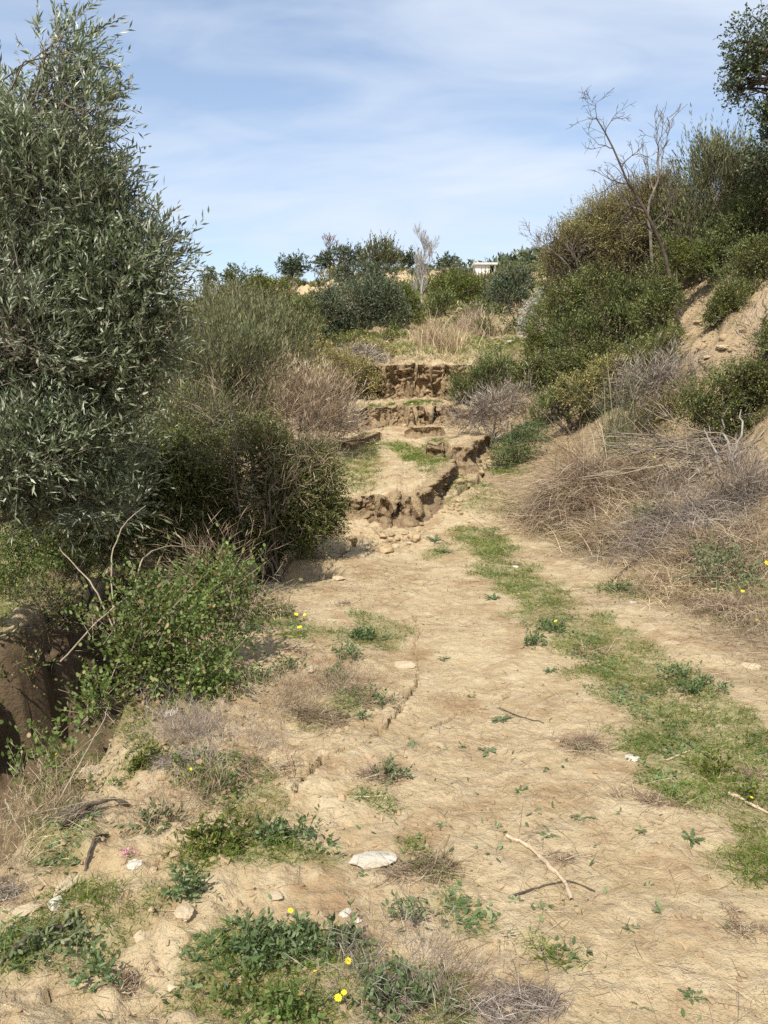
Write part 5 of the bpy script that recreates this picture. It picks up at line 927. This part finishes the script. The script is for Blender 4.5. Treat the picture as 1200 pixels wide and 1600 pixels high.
# grass and roots hanging over the lips of the landslip steps
m = Mesh()
for Lp in LIPS:
    k = rng.choice(len(Lp), int(len(Lp) * 1.3)); k = k[rng.rand(len(k)) < Lp[k, 5] * .8 * sstep(-.3, .25, vnoise2(Lp[k, 0] * 3, Lp[k, 1], 9))]; n = len(k); q_ = Lp[k]; P = q_[:, :3] + np.stack([-q_[:, 3] * .04, -q_[:, 4] * .04, 0 * k - .01], -1)
    D = norm(np.stack([q_[:, 3], q_[:, 4], .5 + rng.rand(n)], -1) + rnd_unit(rng, n) * .7); ribbons(m, rng, P, D, .02 + .08 * rng.rand(n) ** 2, .006, np.stack([q_[:, 3] * .3, q_[:, 4] * .3, -.9 - .6 * rng.rand(n)], -1), 3, .4)
tag(m.build('lip_grass', M['straw']), kind='stuff')
# pebbles and crumbs
x, y = scatter(rng, 15000, -3, 5, 1.7, 14, 1.2); n = len(x); s_ = (.0025 + .011 * rng.rand(n) ** 6.0) * np.clip(y / 6, 1, 1.6)
g_ = (1 + 5 ** .5) / 2; oc = np.array([(-1, g_, 0), (1, g_, 0), (-1, -g_, 0), (1, -g_, 0), (0, -1, g_), (0, 1, g_), (0, -1, -g_), (0, 1, -g_), (g_, 0, -1), (g_, 0, 1), (-g_, 0, -1), (-g_, 0, 1)]) / 1.9
F0 = np.array([(0, 11, 5), (0, 5, 1), (0, 1, 7), (0, 7, 10), (0, 10, 11), (1, 5, 9), (5, 11, 4), (11, 10, 2), (10, 7, 6), (7, 1, 8), (3, 9, 4), (3, 4, 2), (3, 2, 6), (3, 6, 8), (3, 8, 9), (4, 9, 5), (2, 4, 11), (6, 2, 10), (8, 6, 7), (9, 8, 1)])
V = (oc[None] * (.7 + .6 * rng.rand(n, 1, 3)) + rng.randn(n, 12, 3) * .16) * s_[:, None, None] * np.array([1, 1, .7]); V += np.stack([x, y, H(x, y) + s_ * .25], -1)[:, None]
m = Mesh(); m.add(V.reshape(-1, 3), (np.arange(n)[:, None, None] * 12 + F0[None]).reshape(-1, 3))
tag(m.build('gravel', M['clod']), kind='stuff')
# tall dry and green grass on the right bank and on the slopes behind the scarps
def slope_grass(name, mat, n, seed, hmin, hmax, wid, lowdens):
    rng = np.random.RandomState(seed); x, y = scatter(rng, n, -12, 14, 6, 60, .3); t_ = x - edge_r(y)
    bb = bare_bank_mask(x, y)
    k = (((t_ > .6) & (y < 24)) | (y > 20.6) | ((x < edge_l(y) - .3) & (y > 10))) & (rng.rand(n) < lowdens * (1 - .9 * bb) * sstep(-.25, .25, fbm2(x * .9, y * .9, 3, seed % 50))); x, y = x[k], y[k]; n = len(x); m = Mesh()
    D = norm(rnd_unit(rng, n) * np.array([1, 1, .2]) * .8 + np.array([0, 0, 1.0])); h_ = rng.uniform(hmin, hmax, n)
    ribbons(m, rng, np.stack([x, y, H(x, y, False) - .01], -1), D, h_, np.maximum(wid, .45 * y / 829), np.stack([rng.randn(n) * .4, rng.randn(n) * .4, -.4 + 0 * x], -1), 2, .3); tag(m.build(name, mat), kind='stuff')
slope_grass('dry_slope_grass', M['straw'], 90000, 571, .10, .34, .004, .8); slope_grass('dry_slope_grass', M['browndry'], 80000, 572, .08, .30, .004, .8); slope_grass('green_slope_grass', M['grass'], 90000, 573, .08, .26, .005, .55)
x, y = scatter(rng, 5200, -2.2, .3, 1.7, 6, 1.2); k = rng.rand(len(x)) < sstep(.5, -.7, x + .12 * (y - 2)) * sstep(-.1, .3, fbm2(x * 2.3, y * 2.3, 3, 58)); x, y = x[k], y[k]; n = len(x); s_ = .005 + .018 * rng.rand(n) ** 4.0
V = (oc[None] * (.7 + .6 * rng.rand(n, 1, 3)) + rng.randn(n, 12, 3) * .18) * s_[:, None, None] * np.array([1, 1, .75]); V += np.stack([x, y, H(x, y) + s_ * .05], -1)[:, None]; m = Mesh(); m.add(V.reshape(-1, 3), (np.arange(n)[:, None, None] * 12 + F0[None]).reshape(-1, 3)); tag(m.build('soil_rubble', M['clod']), kind='stuff')
# low scrub that covers the far hillside as one mass
def scrub(name, mat, n, seed, y0, y1, size, bare_free=True, xlim=60):
    rng = np.random.RandomState(seed); y = np.sqrt(y0 ** 2 + (y1 ** 2 - y0 ** 2) * rng.rand(n)); x = rng.uniform(-.62, .62, n) * y
    t_ = x - edge_r(y); dens = fbm2(x * .13, y * .13, 3, seed)
    sl = (H(x, y + .5, False) - H(x, y - .5, False)); k = (dens > -.15) & ~((y > 62) & (y < 84) & (sl > .38) & (bluff_window(x) > .45)) & ~((y > 66) & (rng.rand(n) < .15)) & ~((np.abs(x - .1222 * y) < 2.6) & (y > 66)) & ~((y < 34) & (x > -2) & (x < edge_r(y) + 1.0)); x, y = x[k], y[k]
    P = []; D = []; L = []; W = []
    for px, py in zip(x, y):
        r = size * rng.uniform(.5, 1.3) * (.6 + py / 80 if py < 62 else .62); q = int(60 + 60 * r); dv = rnd_unit(rng, q); dv[:, 2] = np.abs(dv[:, 2]); p = dv * r * np.array([1, 1, .75]) * (.6 + .4 * rng.rand(q, 1)); p[:, 0] += px; p[:, 1] += py; p[:, 2] += H(np.array([px]), np.array([py]), False)
        P.append(p); D.append(norm(dv + rnd_unit(rng, q) * .8 + np.array([0, 0, .3]))); l = max(.12, 4 * py / 829); L.append(np.full(q, l) * (.6 + .8 * rng.rand(q))); W.append(np.full(q, l * .42))
    P, D, L, W = (np.concatenate(a) for a in (P, D, L, W)); m = Mesh(); leaves(m, P, D, norm(rnd_unit(rng, len(P)) + np.array([0, 0, .8])), L, W); return tag(m.build(name, mat), kind='stuff')
scrub('hillside_scrub', M['lentisk'], 900, 601, 22, 100, .85); scrub('hillside_scrub', M['broom'], 1100, 602, 22, 110, .75); scrub('hillside_scrub', M['yellowgreen'], 900, 603, 22, 110, .7); scrub('hillside_dry_scrub', M['browndry'], 1700, 604, 22, 130, .55)
# far wood on the right-hand hill
rng = np.random.RandomState(610); y = rng.uniform(200, 300, 700); x = rng.uniform(15, 150, 700); m = Mesh(); P = []; D = []
for px, py in zip(x, y):
    q = 110; r = rng.uniform(1.8, 3.6); dv = rnd_unit(rng, q); p = dv * r * np.array([.8, .8, 1.1]) * (.5 + .5 * rng.rand(q, 1)); p += np.array([px, py, gz(px, py) + r * .8]); P.append(p); D.append(norm(dv + rnd_unit(rng, q)))
P, D = np.concatenate(P), np.concatenate(D); leaves(m, P, D, rnd_unit(rng, len(P)), 1.3, .6); tag(m.build('far_wood', M['oak']), kind='stuff')
